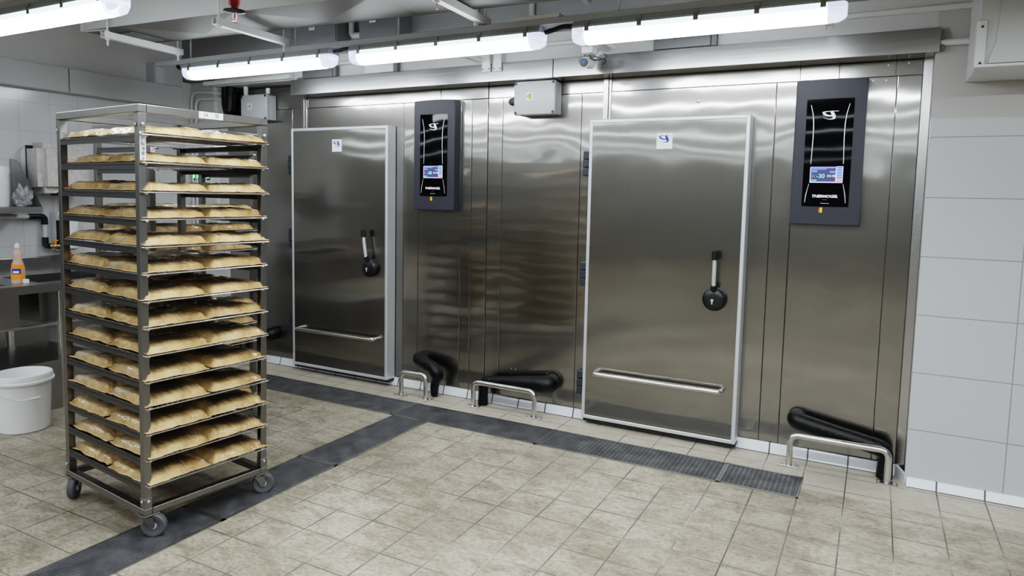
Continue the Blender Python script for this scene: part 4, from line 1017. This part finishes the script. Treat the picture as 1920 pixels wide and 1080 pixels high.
bm = B(); lathe(bm, [(.012, .0), (.016, -.005), (.017, -.035), (.012, -.045)], (-2.875, -1.172, .957), 18); lab(obj('hose_coupling', bm, M['orange_red'], t, True), 'orange-red hose coupling')
bm = B(); lathe(bm, [(.011, -.044), (.012, -.085), (.006, -.09)], (-2.875, -1.172, .957), 18); lab(obj('nozzle', bm, M['black'], t, True), 'black hose nozzle')

# bucket
t = thing('plastic_bucket', 'white plastic bucket with wire handle standing in front of the sink', 'bucket', (-2.10, -1.895, 0)); c = (-2.10, -1.895, 0)
bm = B(); lathe(bm, [(.001, .0), (.120, .0), (.126, .006), (.141, .285), (.150, .288), (.152, .318), (.1475, .334), (.142, .336), (.139, .330), (.124, .02), (.001, .015)], c, 48, caps=False); obj('bucket_body', bm, M['white'], t, True, ang=30)
bm = B(); lathe(bm, [(.1515, .283), (.157, .288), (.158, .300), (.1515, .304)], c, 48, caps=False); obj('rim_band', bm, M['white'], t, True)
hp = []
for k in range(15):
    a = -1.90 + 1.95 * k / 14
    r = .158; sag = math.sin(PI * k / 14)
    hp.append((c[0] + r * math.cos(a), c[1] + r * math.sin(a), .285 - .075 * (k / 14) ** 1.0 - .03 * sag))
bm = B(); tube(bm, hp, .002, 8); lab(obj('wire_handle', bm, M['silver'], t, True), 'thin wire carrying handle')
bm = B(); tube(bm, [hp[-3], hp[-2], hp[-1]], .006, 10); lab(obj('grip', bm, M['white'], t, True), 'white plastic grip')

# conduits on the corner wall, insulated lines, switches
bm = B(); tube(bm, rounded([(-2.968, -.062, 1.0), (-2.968, -.062, 2.246), (-2.70, -.062, 2.228), (-2.615, -.062, 2.215)], .09, 10), .014, 12); o = obj('wall_conduit', bm, M['conduit'], None, True, loc=(-2.968, -.062, 1.0)); tag(o, 'outer one of two bent white conduits in the corner behind the trolley', 'conduit', 'bent white conduits in the corner')
bm = B(); tube(bm, rounded([(-2.918, -.062, 1.0), (-2.918, -.062, 2.186), (-2.70, -.062, 2.176), (-2.615, -.062, 2.170)], .08, 10), .014, 12); o = obj('wall_conduit', bm, M['conduit'], None, True, loc=(-2.918, -.062, 1.0)); tag(o, 'inner one of two bent white conduits in the corner behind the trolley', 'conduit', 'bent white conduits in the corner')
bm = B(); box(bm, -2.688, -2.66, -.068, -.0405, 1.0, 2.285, .002); o = obj('wall_trunking', bm, M['conduit'], None, loc=(-2.674, -.055, 1.0)); tag(o, 'straight vertical white trunking beside the bent conduits in the corner', 'trunking')
bm = B(); box(bm, -2.69, -1.722, -.166, -.1215, 2.268, 2.300, .003); o = obj('wall_trunking', bm, M['white_metal'], None, loc=(-2.2, -.14, 2.268)); tag(o, 'level white trunking running into the end of the steel cover', 'trunking')
bm = B()
Q = [Vector((-2.50, -.045, 2.259)), Vector((-2.505, -.05, 2.15)), Vector((-2.52, -.05, 2.05)), Vector((-2.47, -.05, 2.0))]
tube(bm, rounded(Q, .05, 6), .045, 16); tube(bm, rounded([(-2.56, -.05, 2.259), (-2.565, -.05, 2.12), (-2.54, -.05, 2.05)], .04, 6), .032, 14)
o = obj('insulated_line', bm, M['pipe'], None, True, loc=(-2.5, -.05, 2.0)); tag(o, 'dark insulated refrigerant lines dropping beside the grey junction box', 'pipe')
t = thing('switch_panel', 'white wall switch panel with green lit rocker switches behind the trolley', 'switch panel', (-2.90, -.041, 1.53))
bm = B(); box(bm, -2.985, -2.70, -.060, -.0405, 1.42, 1.72, .004); obj('panel_body', bm, M['white'], t)
for x in (-2.955, -2.915, -2.775):
    bm = B(); box(bm, x - .020, x + .020, -.066, -.0605, 1.50, 1.56, .002); s = obj('switch', bm, M['black'], t)
    bm = B(); box(bm, x - .016, x + .016, -.071, -.0665, 1.515, 1.548, .002); lab(obj('rocker', bm, M['led_green'], s), 'green glowing rocker')

# ------------------------------------------------------------------ lamps, camera, world
def area(name, loc, sx, sy, power, col=(.88, .95, 1.0)):
    l = bpy.data.lights.new(name, 'AREA'); l.shape = 'RECTANGLE'; l.size = sx; l.size_y = sy; l.energy = power; l.color = col
    o = bpy.data.objects.new(name, l); COL.objects.link(o); o.location = loc; return o
for y, x0, x1, p in ((-2.13, -.4, 4.6, 55), (-3.45, -6, 6, 40), (-5.2, -8, 6, 80), (-7.6, -8, 6, 90), (-10.2, -8, 6, 90)):  # second row is added to brighten the steel; the others are room tubes
    area('tube_and_fill_lamp', ((x0 + x1) / 2, y, 2.25), x1 - x0, .10, p)
w = bpy.data.worlds.new('room_world'); SC.world = w; w.use_nodes = True
w.node_tree.nodes['Background'].inputs[0].default_value = (.5, .52, .55, 1); w.node_tree.nodes['Background'].inputs[1].default_value = .15

f, cy, pit, roll, yaw = 1292.5794, 483.5752, .0901845, .0202511, -.485806
fw = Vector((math.sin(yaw), math.cos(yaw), 0)); rt = Vector((math.cos(yaw), -math.sin(yaw), 0)); up = Vector((0, 0, 1))
f2 = fw * math.cos(pit) - up * math.sin(pit); u2 = up * math.cos(pit) + fw * math.sin(pit)
r3 = rt * math.cos(roll) + u2 * math.sin(roll); u3 = -rt * math.sin(roll) + u2 * math.cos(roll)
cam = bpy.data.cameras.new('camera'); co = bpy.data.objects.new('camera', cam); COL.objects.link(co)
mw = Matrix((( r3.x, u3.x, -f2.x, 2.262804), (r3.y, u3.y, -f2.y, -4.056722), (r3.z, u3.z, -f2.z, 1.421228), (0, 0, 0, 1)))
co.matrix_world = mw
cam.sensor_fit = 'HORIZONTAL'; cam.sensor_width = 36; cam.lens = 36 * f / 1920; cam.shift_y = -(540 - cy) / 1920; cam.clip_start = .05
SC.camera = co
SC.view_settings.view_transform = 'Filmic'
SC.view_settings.look = 'High Contrast'
SC.view_settings.exposure = .80
